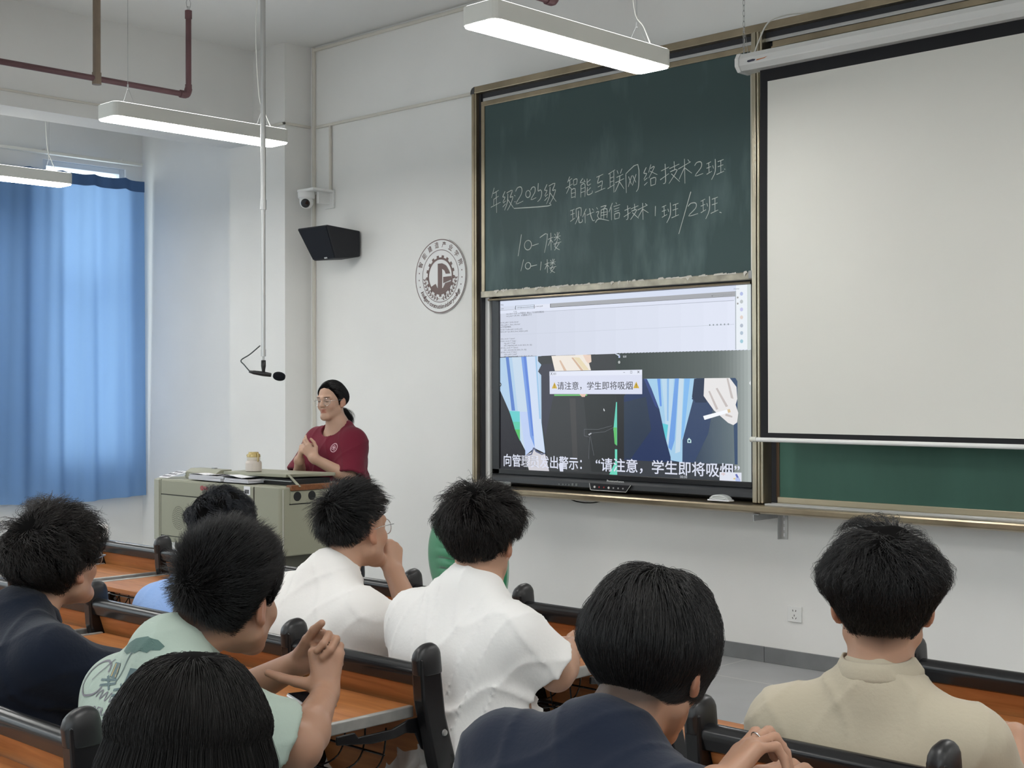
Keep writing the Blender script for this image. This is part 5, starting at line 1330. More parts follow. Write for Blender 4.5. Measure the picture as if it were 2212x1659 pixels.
def make_person(name, label, p, sk, shirt_m, hair, hres=.0045, sres=.008, group=None, trousers=None, tshirt=None):
    H = np.array(p['head'], float); R = rotm(*p['look']); s = p.get('s', 1.0)
    sl, sr, c7, hip, r, f, u, mid = torso_frame(p)
    S = SDF()
    torso_shapes(S, p, -.006, p.get('w', 1.0))
    neck = c7 + f * .030 - u * .015
    head_shapes(S, H, R, s, neck, p.get('face', 1.0))
    S.cone(neck, mid - u * .03, .053, .072, .04)
    arms = {}
    for q, sh in (('L', sl), ('R', sr)):
        e, wr = np.array(p['elb' + q], float), np.array(p['wr' + q], float)
        S.cone(sh, e, .046 * p.get('arm', 1), .040 * p.get('arm', 1), .03)
        m_ = e + (wr - e) * .28
        S.cone(e, m_, .039 * p.get('arm', 1), .041 * p.get('arm', 1), .02); S.cone(m_, wr, .041 * p.get('arm', 1), .0265, .02)
        S.cone(wr, wr + nrm(wr - e) * .012, .0265, .023, .015, flat=None)
        hd = dict(p['hand' + q]); hand(S, wr, hd.pop('d', wr - e), hd.pop('n'), hd.pop('side'), **hd)
    V, F = S.mesh(hres)
    # local head coordinates of each vertex, for lips, brows and the shaved stubble
    q = (V - H) @ R / s
    col = np.ones((len(V), 3))
    def blot(c, rr, tint, amt=1.0, soft=.4):
        d = np.sqrt((((q - np.array(c)) / np.array(rr)) ** 2).sum(1)); w_ = np.clip((1 + soft - d) / soft, 0, 1)[:, None] * amt
        col[:] = col * (1 - w_) + col * np.array(tint) * w_
    hd_ = (np.linalg.norm(q, axis=1) < .2)
    blot((0, .088, -.051), (.021, .014, .0045), (.80, .48, .46)); blot((0, .084, -.064), (.018, .014, .006), (.82, .50, .48))
    for e in (-1, 1):
        blot((e * .031, .084, .026), (.019, .016, .0035), (.10, .09, .08), .9)
        if p.get('eyes'): blot((e * .031, .088, .001), (.0145, .012, .0028), (.12, .09, .08), .9)
        blot((e * .08, -.012, -.01), (.016, .025, .035), (1.04, .80, .74), .7)
        blot((e * .040, .062, -.030), (.02, .025, .02), (1.02, .90, .88), .6)
    if hair.get('stubble', 1):
        lo_ = hair.get('nape', -.085)
        # cropped hair below the longer hair at sides and nape
        phi = np.arctan2(np.abs(q[:, 0]), q[:, 1])
        zmin = np.interp(phi, HL_PHI, HL_Z) + hair.get('dz', 0)
        back = hd_ & (q[:, 2] > zmin - .012) & (np.abs(q[:, 0]) < .078) & ((phi > 1.35))
        a = np.clip((q[:, 2] - zmin + .012) / .03, 0, 1) * back
        col *= (1 - a[:, None] * .86)
    o = mesh_np('person', V, F, sk, None, True, col, loc=(hip[0], hip[1], 0))
    tag(o, label, 'person', group)
    # ---------------- shirt
    g = p.get('g', .016)
    S = SDF()
    torso_shapes(S, p, g, p.get('w', 1.0), True)
    if p.get('drop', 0): S.cone(hip + u * .02, hip - u * p['drop'], .15, .17, .08)
    for qd, sh in (('L', sl), ('R', sr)):
        e, wr = np.array(p['elb' + qd], float), np.array(p['wr' + qd], float)
        t = p.get('sleeve', .72); ra, rb = p.get('sr', (.066, .074)); ra = p.get('sra', .061)
        if t <= 1:
            end = sh + (e - sh) * t; ax = nrm(e - sh)
            S.cone(sh, end + ax * .03, ra, rb + .002, .05)
        else:
            end = e + (wr - e) * (t - 1); ax = nrm(wr - e)
            S.cone(sh, e, ra, (ra + rb) / 2, .05); S.cone(e, end + ax * .03, (ra + rb) / 2, rb, .03)
        S.plane(end, ax, end + ax * .05, .11, .006)
        S.cone(end - ax * .022, end + ax * .06, rb - .020, rb - .013, .004, '-'); S.late.append(S.ops.pop())
    if p.get('scoop'):
        nc = c7 + f * .045 - u * .055; nv = nrm(u + f * .35)
        S.cone(nc, nc + nv * .14, p['scoop'], p['scoop'] + .01, .01, '-'); S.late.append(S.ops.pop())
    rs = np.random.RandomState(p.get('seed', 1)); w1 = rs.randn(6, 3) * 9; ph = rs.rand(6) * 6; am = p.get('wrk', .0035)
    fold_ax = nrm(r * .8 + u * .5); fold2 = nrm(-r * .8 + u * .6)
    def bump(P, D):
        X = P - mid
        warp = np.sin(X @ w1[0] + ph[0]) * .6 + np.sin(X @ w1[1] + ph[1]) * .6
        a = 1 - np.abs(np.sin((X @ fold_ax) * 26 + warp * 1.8 + ph[2]))
        b = 1 - np.abs(np.sin((X @ fold2) * 30 + warp * 2.1 + ph[3]))
        low = np.clip((-(X @ u) - .0) / .16, p.get('wtop', .45), 1)
        return -(a ** 4 * low + b ** 5 * low * .8) * am * 1.9 + np.sin(X @ w1[2] * 2.2 + ph[4]) * am * .3 + np.sin(X @ w1[3] * 1.4 + ph[5]) * am * .5
    Vs, Fs = S.mesh(sres, bump)
    colp = tshirt(Vs, p) if tshirt else None
    sh_o = mesh_np('shirt', Vs, Fs, shirt_m, o, True, colp)
    # ribbed neckband lying round the root of the neck
    if p.get('scoop'): p['bandh'] = .006
    nk = c7 + f * (.030 + p.get('nf', 0)) + u * p.get('band', .0)
    nr = p.get('neckr', .062); bh = p.get('bandh', .024); mb = MB(); nb = 40; prof = ((.004, -.012), (.0075, 0), (.004, .55), (.001, 1.0), (-.003, 1.0), (-.004, .3), (-.002, -.012))
    vs = []
    for k in range(nb):
        a = 2 * PI * k / nb; ca, sa = math.cos(a), math.sin(a)
        for dr, dh in prof:
            hh = dh * bh if dh > 0 else dh
            lean = .30 * hh
            if p.get('scoop'): hh = hh * .5; lean = 0
            vs.append(nk + r * ca * (nr + dr - lean) + f * sa * (nr * 1.08 + dr - lean) + u * (hh - p.get('dip', .034) * max(0, sa) - .010 * abs(ca) ** 2))
    m_ = len(prof)
    mb.add(vs, [(k * m_ + q, k * m_ + (q + 1) % m_, ((k + 1) % nb) * m_ + (q + 1) % m_, ((k + 1) % nb) * m_ + q) for k in range(nb) for q in range(m_)])
    nb_o = obj('neckband', mb, shirt_m, o, smooth=True)
    ca_ = nb_o.data.color_attributes.new('tint', 'FLOAT_COLOR', 'POINT'); ca_.data.foreach_set('color', [1.0] * (4 * len(nb_o.data.vertices)))
    # ---------------- trousers and shoes, mostly hidden below the desks
    if trousers:
        S = SDF(); 
        kn = p.get('knee', .42); seat = hip[2] - .02
        for e in (-1, 1):
            a = hip + r * e * .09 - np.array((0, 0, .03)); fw_ = nrm(np.array((f[0], f[1], 0)))
            if p.get('stand'):
                k_ = hip + r * e * .10 - np.array((0, 0, .42)) + fw_ * .02; ft = np.array((k_[0], k_[1], .09))
            else:
                k_ = a + fw_ * kn * .8 + r * e * .03; k_[2] = .50; ft = np.array((k_[0], k_[1], .09)) + fw_ * .02
            S.cone(a, k_, .095, .07, .05); S.cone(k_, ft, .066, .052, .03)
            sh = SDF(); sh.cone(ft + fw_ * -.03 - np.array((0, 0, .045)), ft + fw_ * .15 - np.array((0, 0, .055)), .045, .035, .02); sh.plane((0, 0, .002), (0, 0, -1), ft, .4, .003)
            Vq, Fq = sh.mesh(.012); mesh_np('shoe', Vq, Fq, M_BLACKP, o)
        S.cone(hip - r * .08, hip + r * .08, .115, .115, .05)
        Vq, Fq = S.mesh(.014); mesh_np('trousers', Vq, Fq, trousers, o)
    make_hair(o, H, R, s, hair)
    return o, H, R

# hairline: lowest z (head units) of the long hair by angle from straight ahead
HL_PHI = np.radians([0, 30, 50, 70, 82, 95, 115, 140, 180])
HL_Z = np.array([.072, .066, .050, .018, .000, .030, -.010, -.052, -.066])
def make_hair(person, H, R, s, hp):
    """a cap that follows the skull plus combed strands, ONE mesh"""
    rs = np.random.RandomState(hp.get('seed', 1))
    HS = SDF(); head_shapes(HS, np.zeros(3), np.eye(3), 1.0, np.zeros(3), 1.0, True)
    nph, nth = 96, 64
    th = np.linspace(.0, PI * .86, nth); phs = np.linspace(-PI, PI, nph, endpoint=False)
    TH, PH = np.meshgrid(th, phs, indexing='ij')
    D = np.stack([np.sin(TH) * np.sin(PH), np.sin(TH) * np.cos(PH), np.cos(TH)], -1)     # ph = angle from +y
    C0 = np.array((0, -.008, .010))
    lo = np.full(TH.shape, .03); hi = np.full(TH.shape, .16)
    for _ in range(18):
        md = (lo + hi) / 2; v = HS.eval((C0 + D * md[..., None]).reshape(-1, 3)).reshape(TH.shape)
        lo = np.where(v < 0, md, lo); hi = np.where(v < 0, hi, md)
    RAD = (lo + hi) / 2
    def skull(d):
        t = np.arccos(np.clip(d[:, 2], -1, 1)) / (PI * .86) * (nth - 1); p_ = (np.arctan2(d[:, 0], d[:, 1]) + PI) / (2 * PI) * nph
        t = np.clip(t, 0, nth - 1.001); i = t.astype(int); fi = t - i; j = np.floor(p_).astype(int) % nph; fj = p_ - np.floor(p_); j2 = (j + 1) % nph
        return (RAD[i, j] * (1 - fi) + RAD[i + 1, j] * fi) * (1 - fj) + (RAD[i, j2] * (1 - fi) + RAD[i + 1, j2] * fi) * fj
    P0 = C0 + D * RAD[..., None]
    dz = hp.get('dz', 0)
    hl_z = np.array(hp.get('hl', HL_Z))
    def inside(P, soft=.012):
        phi = np.arctan2(np.abs(P[..., 0]), P[..., 1])
        return np.clip((P[..., 2] - (np.interp(phi, HL_PHI, hl_z) + dz)) / soft + .5, 0, 1)
    thk = hp.get('thick', .016)
    wh = nrm(np.array(hp.get('whorl', (.15, -.55, .8))))
    def thickness(P):
        q = P - C0; z = q[..., 2]; y = q[..., 1]
        t = thk * (.55 + .45 * np.clip((z + .03) / .07, 0, 1)) * (1 + hp.get('front', .0) * np.clip(y / .08, -1, 1))
        t = t + hp.get('top', 0) * np.clip(z / .1, 0, 1) ** 2 + hp.get('side', 0) * np.exp(-((z - hp.get('sidez', .03)) / .035) ** 2) * np.clip(np.abs(q[..., 0]) / .06, 0, 1)
        t = t + hp.get('backb', 0) * np.exp(-((z - hp.get('backz', .04)) / .05) ** 2) * np.clip(-y / .06, 0, 1)
        return t
    lump = np.sin(P0 @ (rs.randn(3) * 45) + 1) * np.sin(P0 @ (rs.randn(3) * 60) + 2)
    ins = inside(P0)
    TK = (thickness(P0) * .80 + lump * hp.get('lump', .002)) * ins - .004 * (1 - ins)
    cap = C0 + D * (RAD + TK)[..., None]
    Vc = cap.reshape(-1, 3); Fq = []
    idx = np.arange(nth * nph).reshape(nth, nph)
    a = idx[:-1]; b = idx[1:]
    Fq = np.stack([a, np.roll(a, -1, 1), np.roll(b, -1, 1), b], -1).reshape(-1, 4)
    # strands
    N = hp.get('n', 5200)
    d = rs.randn(N * 3, 3); d /= np.linalg.norm(d, axis=1)[:, None]
    d = d[d[:, 2] > -.86]
    P = C0 + d * skull(d)[:, None]
    ok = inside(P) > rs.rand(len(P)) * .6 + .25
    d, P = d[ok][:N], P[ok][:N]; N = len(d)
    part = hp.get('part', None)
    def comb(P, d):
        q = P - C0
        if part is not None:                                   # pulled from a parting back to a tie
            tie = np.array(part); g = tie - P; 
        else:
            g = d - wh * (d @ wh)[:, None]                     # away from the whorl
            g = g + np.array(hp.get('dir', (0, 0, -.3)))
            sw = hp.get('swirl', .5); g = g + sw * np.cross(wh, d) * np.exp(-((1 - d @ wh) / .25))[:, None]
        g = g - d * (g * d).sum(1)[:, None]
        return g / (np.linalg.norm(g, axis=1)[:, None] + 1e-6)
    nseg = hp.get('seg', 6)
    L = hp.get('len', .045) * (1 + hp.get('lvar', .35) * (rs.rand(N) - .5) * 2)
    zz = P[:, 2]
    L = L * np.interp(zz, [-.08, -.02, .05], [hp.get('lnape', .45), hp.get('lside', .65), 1])
    lift = hp.get('lift', .35); grav = hp.get('grav', 0.0)
    ncl = hp.get('clumps', 160); cl = rs.randint(0, N, ncl)
    ci = np.argmin(((d[:, None, :] - d[cl][None]) ** 2).sum(-1), 1) if N * ncl < 4e6 else rs.randint(0, ncl, N)
    cj = (rs.randn(ncl, 3) * hp.get('messy', .35))[ci] + rs.randn(N, 3) * hp.get('frizz', .12)
    pts = [P + d * (thickness(P) * .62 * inside(P))[:, None]]
    step = L / nseg
    dnv = R.T @ np.array((0, 0, -1.0))
    phr = np.arctan2(np.abs(P[:, 0]), P[:, 1]); gap = P[:, 2] - (np.interp(phr, HL_PHI, hl_z) + dz)
    if hp.get('earcut', 1):                                    # cut short above the ears
        sidew = np.exp(-((phr - 1.62) / .42) ** 2)
        L = L * (1 - sidew * (1 - np.clip(gap / .07 + .10, .12, 1)))
        step = L / nseg
    wph = rs.rand(ncl)[ci] * 6 + rs.rand(N) * .8; wav_ = hp.get('wave', 0)
    cur = pts[0].copy(); vel = None
    for k in range(nseg):
        q = cur - C0; rr = np.linalg.norm(q, axis=1); dd = q / rr[:, None]
        t = k / nseg
        g = comb(cur, dd)
        v = g + dd * ((lift + hp.get('wlift', .7) * np.exp(-(1 - dd @ wh) / .05))[:, None] * (1 - hp.get('droop', .8) * t)) + cj * (.4 + t) + dnv * grav * t
        if vel is not None: v = v / np.linalg.norm(v, axis=1)[:, None] * .55 + vel * .6
        if wav_: v = v + np.cross(g, dd) * (wav_ * np.sin(wph + k * 1.5))[:, None]
        if hp.get('fall'):
            wd = np.clip((-.005 - (cur - C0) @ -dnv) / .06, 0, 1)[:, None]; v = v * (1 - wd) + (dnv + cj * .15) * wd
        v /= np.linalg.norm(v, axis=1)[:, None]; vel = v
        cur = cur + v * step[:, None]
        q = cur - C0; rr = np.linalg.norm(q, axis=1); dd = q / rr[:, None]
        up_ok = dd[:, 2] > (-.85 if not hp.get('fall') else -.45)
        mn = skull(dd) + np.where(inside(C0 + dd * skull(dd)[:, None]) > .5, thickness(cur) * .70, .004)
        push = np.where(up_ok, np.maximum(mn - rr, 0), 0); cur = cur + dd * push[:, None]
        if hp.get('hug', 0):
            mx_ = skull(dd) + thickness(cur) * (1.0 + hp.get('hugm', .35) * rs.rand(N)); pull = np.maximum(rr + push - mx_, 0) * (dd[:, 2] > (-.9 if not hp.get('fall') else -.1)); cur = cur - dd * (pull * hp['hug'])[:, None]
        pts.append(cur.copy())
    pts = np.stack(pts, 1)                                     # N, nseg+1, 3
    extra = hp.get('extra')
    if part is not None:                                       # no loose hair across the face
        bad = ((pts[..., 1] > .03) & (pts[..., 2] < .052) & (np.abs(pts[..., 0]) < .072)).any(1); pts = pts[~bad]
    PTS = [pts]
    if extra is not None: PTS.append(extra(rs))
    allV = [Vc]; allF = [Fq]; off = len(Vc)
    for pts in PTS:
        n_, m_ = pts.shape[:2]
        tn = np.gradient(pts, axis=1); tn /= np.linalg.norm(tn, axis=2)[..., None] + 1e-9
        ref = rs.randn(n_, 1, 3); u_ = np.cross(tn, ref); u_ /= np.linalg.norm(u_, axis=2)[..., None] + 1e-9; w_ = np.cross(tn, u_)
        rad = hp.get('rad', .00065) * (1 - .75 * np.linspace(0, 1, m_) ** 1.5)[None, :, None]
        rings = [pts + (u_ * math.cos(a_) + w_ * math.sin(a_)) * rad for a_ in (0, 2 * PI / 3, 4 * PI / 3)]
        Vt = np.stack(rings, 2)                                # n, m, 3, 3
        ii = np.arange(n_ * m_ * 3).reshape(n_, m_, 3)
        x0 = ii[:, :-1]; x1 = ii[:, 1:]
        Ft = np.stack([x0, np.roll(x0, -1, 2), np.roll(x1, -1, 2), x1], -1).reshape(-1, 4)
        allV.append(Vt.reshape(-1, 3)); allF.append(Ft + off); off += n_ * m_ * 3
    Vh = np.concatenate(allV); Fh = np.concatenate(allF)
    Vw = H + (Vh * s) @ R.T
    ho = mesh_np('hair', Vw, Fh, [M_CAP, hp.get('mat', M_HAIR)], person, True)
    mi = np.ones(len(Fh), np.int32); mi[:len(Fq)] = 0
    ho.data.polygons.foreach_set('material_index', mi)
    return ho

def spectacles(person, H, R, s, metal=True, round_=True):
    w = lambda *p: Vector(H + R @ (np.array(p) * s))
    mb = MB()
    for e in (-1, 1):
        cx, rx, rz = e * .034, .0245, .022
        mb.tube([w(cx + rx * math.cos(a), .094 - .006 * abs(math.cos(a)) * (1 if e * math.cos(a) > 0 else 0), -.002 + rz * math.sin(a)) for a in [2 * PI * k / 24 for k in range(24)]], .0011 * s, 6, closed=True)
        mb.tube([w(e * .0585, .090, .004), w(e * .073, .085, .006), w(e * .082, .02, .004), w(e * .083, -.015, -.002), w(e * .079, -.028, -.022)], .0011 * s, 6)
    mb.tube([w(-.0095, .095, .002), w(0, .101, .006), w(.0095, .095, .002)], .0011 * s, 6)
    o = obj('glasses', mb, M_CHROME, person, smooth=True)
    g_ = bpy.data.materials.get('lens_glass')
    if g_ is None:
        g_ = bpy.data.materials.new('lens_glass'); g_.use_nodes = True; nt = g_.node_tree; nt.nodes.remove(nt.nodes['Principled BSDF'])
        a = nt.nodes.new('ShaderNodeBsdfTransparent'); b = nt.nodes.new('ShaderNodeBsdfGlossy'); ms = nt.nodes.new('ShaderNodeMixShader'); ms.inputs[0].default_value = .10; b.inputs['Roughness'].default_value = .03
        nt.links.new(a.outputs[0], ms.inputs[1]); nt.links.new(b.outputs[0], ms.inputs[2]); nt.links.new(ms.outputs[0], nt.nodes['Material Output'].inputs[0])
    mb = MB()
    for e in (-1, 1):
        mb.add([w(e * .034 + .024 * math.cos(a), .093, -.002 + .0215 * math.sin(a)) for a in [2 * PI * k / 20 for k in range(20)]], [tuple(range(20))])
    obj('lens', mb, g_, o)
    return o

def cloth(name, col, bumps=.25, sheen=.15, attr=None):
    return mat(name, col, .85, 0, .15, bump=(130, bumps * .35), sheen=sheen, attr=attr)
C_BEIGE = cloth('beige_cotton', (.47, .42, .32)); C_NAVY = cloth('navy_cotton', (.0075, .012, .026), .15); C_NAVY2 = cloth('dark_navy_linen', (.006, .010, .021), .3)
C_WHITE = cloth('white_cotton', (.82, .81, .79), .2, 0, 'tint'); C_WHITE2 = cloth('clean_white_cotton', (.84, .82, .79), .2, 0)
C_MINT = cloth('pale_mint_cotton', (.37, .445, .385), .25, .1, 'tint'); C_BLUE = cloth('light_blue_cotton', (.27, .42, .74)); C_RED = cloth('maroon_cotton', (.145, .014, .03), .25, .1, 'tint'); C_BLACK = cloth('black_cotton', (.012, .012, .014))
C_TR = cloth('dark_trousers', (.02, .021, .026)); C_TRB = cloth('blue_jeans', (.05, .075, .13))

from mathutils.bvhtree import BVHTree
from mathutils.geometry import tessellate_polygon
class Print:
    """flat print laid onto the cloth: points are (towards the right shoulder, up) from the middle of the shoulders"""
    def __init__(s, person, p, back=True):
        s.shirt = [o for o in person.children if o.name.startswith('shirt')][0]
        me = s.shirt.data
        s.bv = BVHTree.FromPolygons([tuple(v.co) for v in me.vertices], [tuple(q.vertices) for q in me.polygons])
        sl, sr, c7, hip, s.r, s.f, s.u, s.mid = torso_frame(p)
        s.sg = 1 if back else -1; s.mb = MB(); s.k = 0
    def pt(s, q):
        o = s.mid + s.r * q[0] + s.u * q[1] - s.f * (.5 * s.sg)
        h = s.bv.ray_cast(Vector(o), Vector(s.f * s.sg))
        b_ = np.array(h[0]) if h[0] is not None else o + s.f * .45 * s.sg
        return b_ - s.f * s.sg * (.0012 + .0003 * s.k)
    def tri(s, t, mi, n=4):
        t = [np.array(q) for q in t]
        n = max(1, int(max(np.linalg.norm(t[0] - t[1]), np.linalg.norm(t[1] - t[2]), np.linalg.norm(t[0] - t[2])) / .006))
        vs = []; ix = {}
        for i in range(n + 1):
            for j in range(n + 1 - i):
                ix[i, j] = len(vs); vs.append(s.pt(t[0] + (t[1] - t[0]) * i / n + (t[2] - t[0]) * j / n))
        fs = []
        for i in range(n):
            for j in range(n - i):
                fs.append((ix[i, j], ix[i + 1, j], ix[i, j + 1]))
                if j < n - i - 1: fs.append((ix[i + 1, j], ix[i + 1, j + 1], ix[i, j + 1]))
        s.mb.add(vs, fs, mi)
    def fill(s, pts, mi):
        for t in tessellate_polygon([[Vector((q[0], q[1], 0)) for q in pts]]): s.tri([pts[i] for i in t], mi)
        s.k = (s.k + 1) % 4
    def line(s, pts, w, mi):
        pts = [np.array(q) for q in catmull(pts, 5)] if len(pts) > 2 else [np.array(pts[0]) + (np.array(pts[1]) - np.array(pts[0])) * k / 6 for k in range(7)]
        vs = []
        for i, q in enumerate(pts):
            t = pts[min(i + 1, len(pts) - 1)] - pts[max(i - 1, 0)]; t = t / (np.linalg.norm(t) + 1e-9); n = np.array((-t[1], t[0])) * w / 2
            vs += [s.pt(q - n), s.pt(q + n)]
        s.mb.add(vs, [(2 * i, 2 * i + 2, 2 * i + 3, 2 * i + 1) for i in range(len(pts) - 1)], mi)
        s.k = (s.k + 1) % 4
    def text(s, body, x, y, w, h, mi):
        v, f = glyphs(body, 0, 1); lo, hi = v.min(0), v.max(0); v = (v - lo) / (hi - lo) * np.array((w, h)) + np.array((x, y))
        for q in f:
            if len(q) == 3: s.tri([v[i] for i in q], mi)
            else: s.mb.add([s.pt(v[i]) for i in q], [tuple(range(len(q)))], mi)
    def done(s, name, mats): return obj(name, s.mb, mats, s.shirt)

# ------------------------------------------------------------------ student in beige, second bench row at the right
down = dict(n=(0, 0, 1), side=-1, curl=(.35, .35, .35, .4))
SHORT = dict(len=.05, thick=.017)
p = dict(head=(-1.274, 2.335, 1.092), look=(.50, -.02, .0), s=1.05, C7=(-1.262, 2.285, .962), shL=(-1.440, 2.245, .885), shR=(-1.095, 2.325, .895), hip=(-1.25, 2.36, .55),
    elbL=(-1.50, 2.42, .66), wrL=(-1.40, 2.62, .79), elbR=(-1.06, 2.44, .62), wrR=(-1.16, 2.66, .79), handL=dict(d=(.7, .7, 0), n=(0, 0, 1), side=1), handR=dict(d=(-.7, .7, 0), n=(0, 0, 1), side=-1),
    w=1.05, g=.018, sr=(.078, .080), sleeve=.95, neckr=.073, band=.012, wrk=.006, seed=4, knee=.36)
make_person('student', 'student in beige T-shirt, fluffy centre-parted black hair, sitting below the projection screen', p, SK_MID, C_BEIGE,
    dict(seed=2, n=11000, rad=.00048, seg=8, len=.075, thick=.019, side=.013, sidez=.04, top=.006, lift=.18, messy=.42, wave=.45, lump=.004, whorl=(.10, -.62, .75), dir=(0, 0, -.45), lnape=.35, lside=.75, grav=.6, hug=.6, hugm=.8, dz=-.010), .0045, .0065, trousers=C_TR)

# ------------------------------------------------------------------ student in navy with the ring, nearest at the right
p = dict(head=(-1.307, 1.672, 1.072), look=(.26, -.34, .06), s=1.05, C7=(-1.305, 1.560, .985), shL=(-1.475, 1.535, .955), shR=(-1.125, 1.545, .925), hip=(-1.27, 1.43, .55),
    elbL=(-1.55, 1.66, .80), wrL=(-1.150, 1.665, .855), elbR=(-1.065, 1.50, .80), wrR=(-1.101, 1.552, .935),
    handR=dict(d=(.08, .844, .53), n=(-.45, -.45, .8), side=-1, curl=((.05, 1.35, .5), (.25, 1.3, .5), (.45, 1.2, .5), (.6, 1.1, .5)), thumb=(.2, .3), tc=(.75, .5, -.3)),
    handL=dict(d=(.45, .45, .70), n=(-.2, -.75, .6), side=1, curl=((.6, .9, .5),) * 4, thumb=(.3, .3)),
    w=1.12, g=.022, sr=(.074, .078), sleeve=.93, neckr=.074, band=.004, wrk=.0045, seed=7, fat=1.05)
o, H, R = make_person('student', 'student in navy T-shirt with straight black mop hair and a finger ring', p, SK_TAN, C_NAVY,
    dict(seed=5, n=13000, rad=.00042, seg=9, wlift=.25, len=.10, thick=.019, side=.004, sidez=.0, top=.002, lift=.12, messy=.16, lump=.002, whorl=(.05, -.35, .92), dir=(0, 0, -.5), lnape=.45, lside=.9, grav=1.0, hug=.75, hugm=.5, frizz=.06, dz=-.026, backb=.008, backz=-.01, earcut=.0), .004, .0065, trousers=C_TR)
wrv = np.array(p['wrR']); dv = nrm((.08, .844, .53)); nv_ = np.array((-.45, -.45, .8)); nv_ = nrm(nv_ - dv * (nv_ @ dv)); lv = -np.cross(dv, nv_)
mk = wrv + lv * .009 + dv * .090 + nv_ * .003; a_ = .25; fd = dv * math.cos(a_) - nv_ * math.sin(a_); rc = mk + fd * .022
e1 = nrm(np.cross(fd, lv)); 
mb = MB().tube([rc + (lv * math.cos(q) + e1 * math.sin(q)) * .0098 for q in [2 * PI * k / 16 for k in range(16)]], .0011, 6, closed=True)
obj('ring', mb, M_CHROME, o, smooth=True)

# ------------------------------------------------------------------ student in the dirty white T-shirt at the aisle
def dirt(V, p):
    rs = np.random.RandomState(3); col = np.ones((len(V), 3))
    sl, sr, c7, hip, r, f, u, mid = torso_frame(p)
    X = V - mid; hgt = X @ u; lat = X @ r
    n = sum(np.sin(V @ (rs.randn(3) * k) + rs.rand() * 6) for k in (14, 26, 40, 60)) / 2.2
    st = np.clip((-hgt - .20) / .10, 0, 1) * np.clip(1 - np.abs(lat - .00) / .16, 0, 1) * np.clip(n * .9 + .25, 0, 1)
    col = 1 - st[:, None] * np.array((.55, .70, .78)) * .9
    return col
p = dict(head=(-2.413, 2.405, 1.118), look=(.40, -.10, .0), s=.98, C7=(-2.408, 2.355, 1.018), shL=(-2.580, 2.325, .945), shR=(-2.240, 2.35, .945), hip=(-2.385, 2.315, .53),
    elbL=(-2.58, 2.58, .79), wrL=(-2.385, 2.655, .815), elbR=(-2.195, 2.440, .805), wrR=(-2.270, 2.580, .835),
    handR=dict(d=(.05, .96, .28), n=(.25, -.2, 1), side=-1, curl=((.2, .25, .2), (.25, .3, .2), (.3, .3, .2), (.3, .3, .2))), handL=dict(d=(.93, .10, .34), n=(0, -.3, 1), side=1, curl=((.05, .35, .3), (.1, .4, .3), (.25, .5, .3), (.3, .5, .3)), spread=.12),
    w=1.0, g=.022, sr=(.080, .074), sleeve=.84, neckr=.066, band=.004, wrk=.0065, seed=11, drop=.06)
make_person('student', 'student in white T-shirt with brown dirt stains low on the back, beside the aisle', p, SK_MID, C_WHITE,
    dict(seed=9, n=6500, len=.06, thick=.020, side=.012, sidez=.055, top=.008, lift=.40, messy=.45, lump=.003, whorl=(.0, -.5, .86), dir=(0, .1, -.2), lnape=.2, lside=.6, grav=.5, hug=.4, hugm=1.2, mat=M_HAIRB, dz=-.002), .0045, .006, trousers=C_TRB, tshirt=dirt)

# ------------------------------------------------------------------ student in white resting chin on hand
p = dict(head=(-2.990, 2.475, 1.095), look=(.10, .03, -.08), s=.97, C7=(-2.990, 2.375, .995), shL=(-3.190, 2.345, .925), shR=(-2.800, 2.345, .930), hip=(-2.99, 2.30, .55),
    elbL=(-3.20, 2.56, .79), wrL=(-2.98, 2.66, .80), elbR=(-2.800, 2.55, .800), wrR=(-2.965, 2.595, .965),
    handR=dict(d=(-.42, .30, .80), n=(.70, .2, .5), side=-1, curl=((.9, 1.1, .6), (1.1, 1.2, .7), (1.2, 1.2, .7), (1.2, 1.2, .7)), thumb=(.3, .2)), handL=dict(d=(.8, .5, 0), n=(0, 0, 1), side=1),
    w=1.10, g=.022, sr=(.080, .086), sleeve=.70, neckr=.068, band=.004, wrk=.006, seed=15, fat=1.12)
o, H, R = make_person('student', 'student in clean white T-shirt and glasses, resting his chin on his right hand', p, SK_MID, C_WHITE2,
    dict(seed=12, n=6000, len=.048, thick=.015, top=.014, lift=.42, messy=.25, lump=.001, whorl=(-.15, -.60, .78), dir=(0, .15, -.1), lnape=.12, lside=.40, frizz=.10, dz=.020), .0045, .0065, trousers=C_TR)
spectacles(o, H, R, .97)

# ------------------------------------------------------------------ student in light blue behind the mint shirt
p = dict(head=(-3.63, 2.46, 1.040), look=(.15, -.25, 0), s=1.0, C7=(-3.63, 2.37, .925), shL=(-3.81, 2.345, .845), shR=(-3.45, 2.345, .845), hip=(-3.63, 2.30, .52),
    elbL=(-3.86, 2.55, .79), wrL=(-3.62, 2.66, .80), elbR=(-3.42, 2.55, .79), wrR=(-3.60, 2.68, .80), handL=dict(d=(.8, .5, 0), n=(0, 0, 1), side=1), handR=dict(d=(-.8, .5, 0), n=(0, 0, 1), side=-1),
    w=1.05, g=.020, sr=(.074, .078), sleeve=.8, neckr=.068, wrk=.004, seed=21)
make_person('student', 'student in light blue with wavy black hair, mostly hidden behind the mint T-shirt student', p, SK_MID, C_BLUE,
    dict(seed=14, n=6000, len=.06, thick=.020, side=.004, lift=.30, messy=.9, lump=.006, clumps=70, whorl=(-.3, -.6, .7), dir=(.1, .3, -.2), grav=.2, hug=.5, hugm=.8, lnape=.4, mat=mat('blue_black_hair', (.008, .010, .016), .4, 0, .5)), .006, .009, trousers=C_TR)

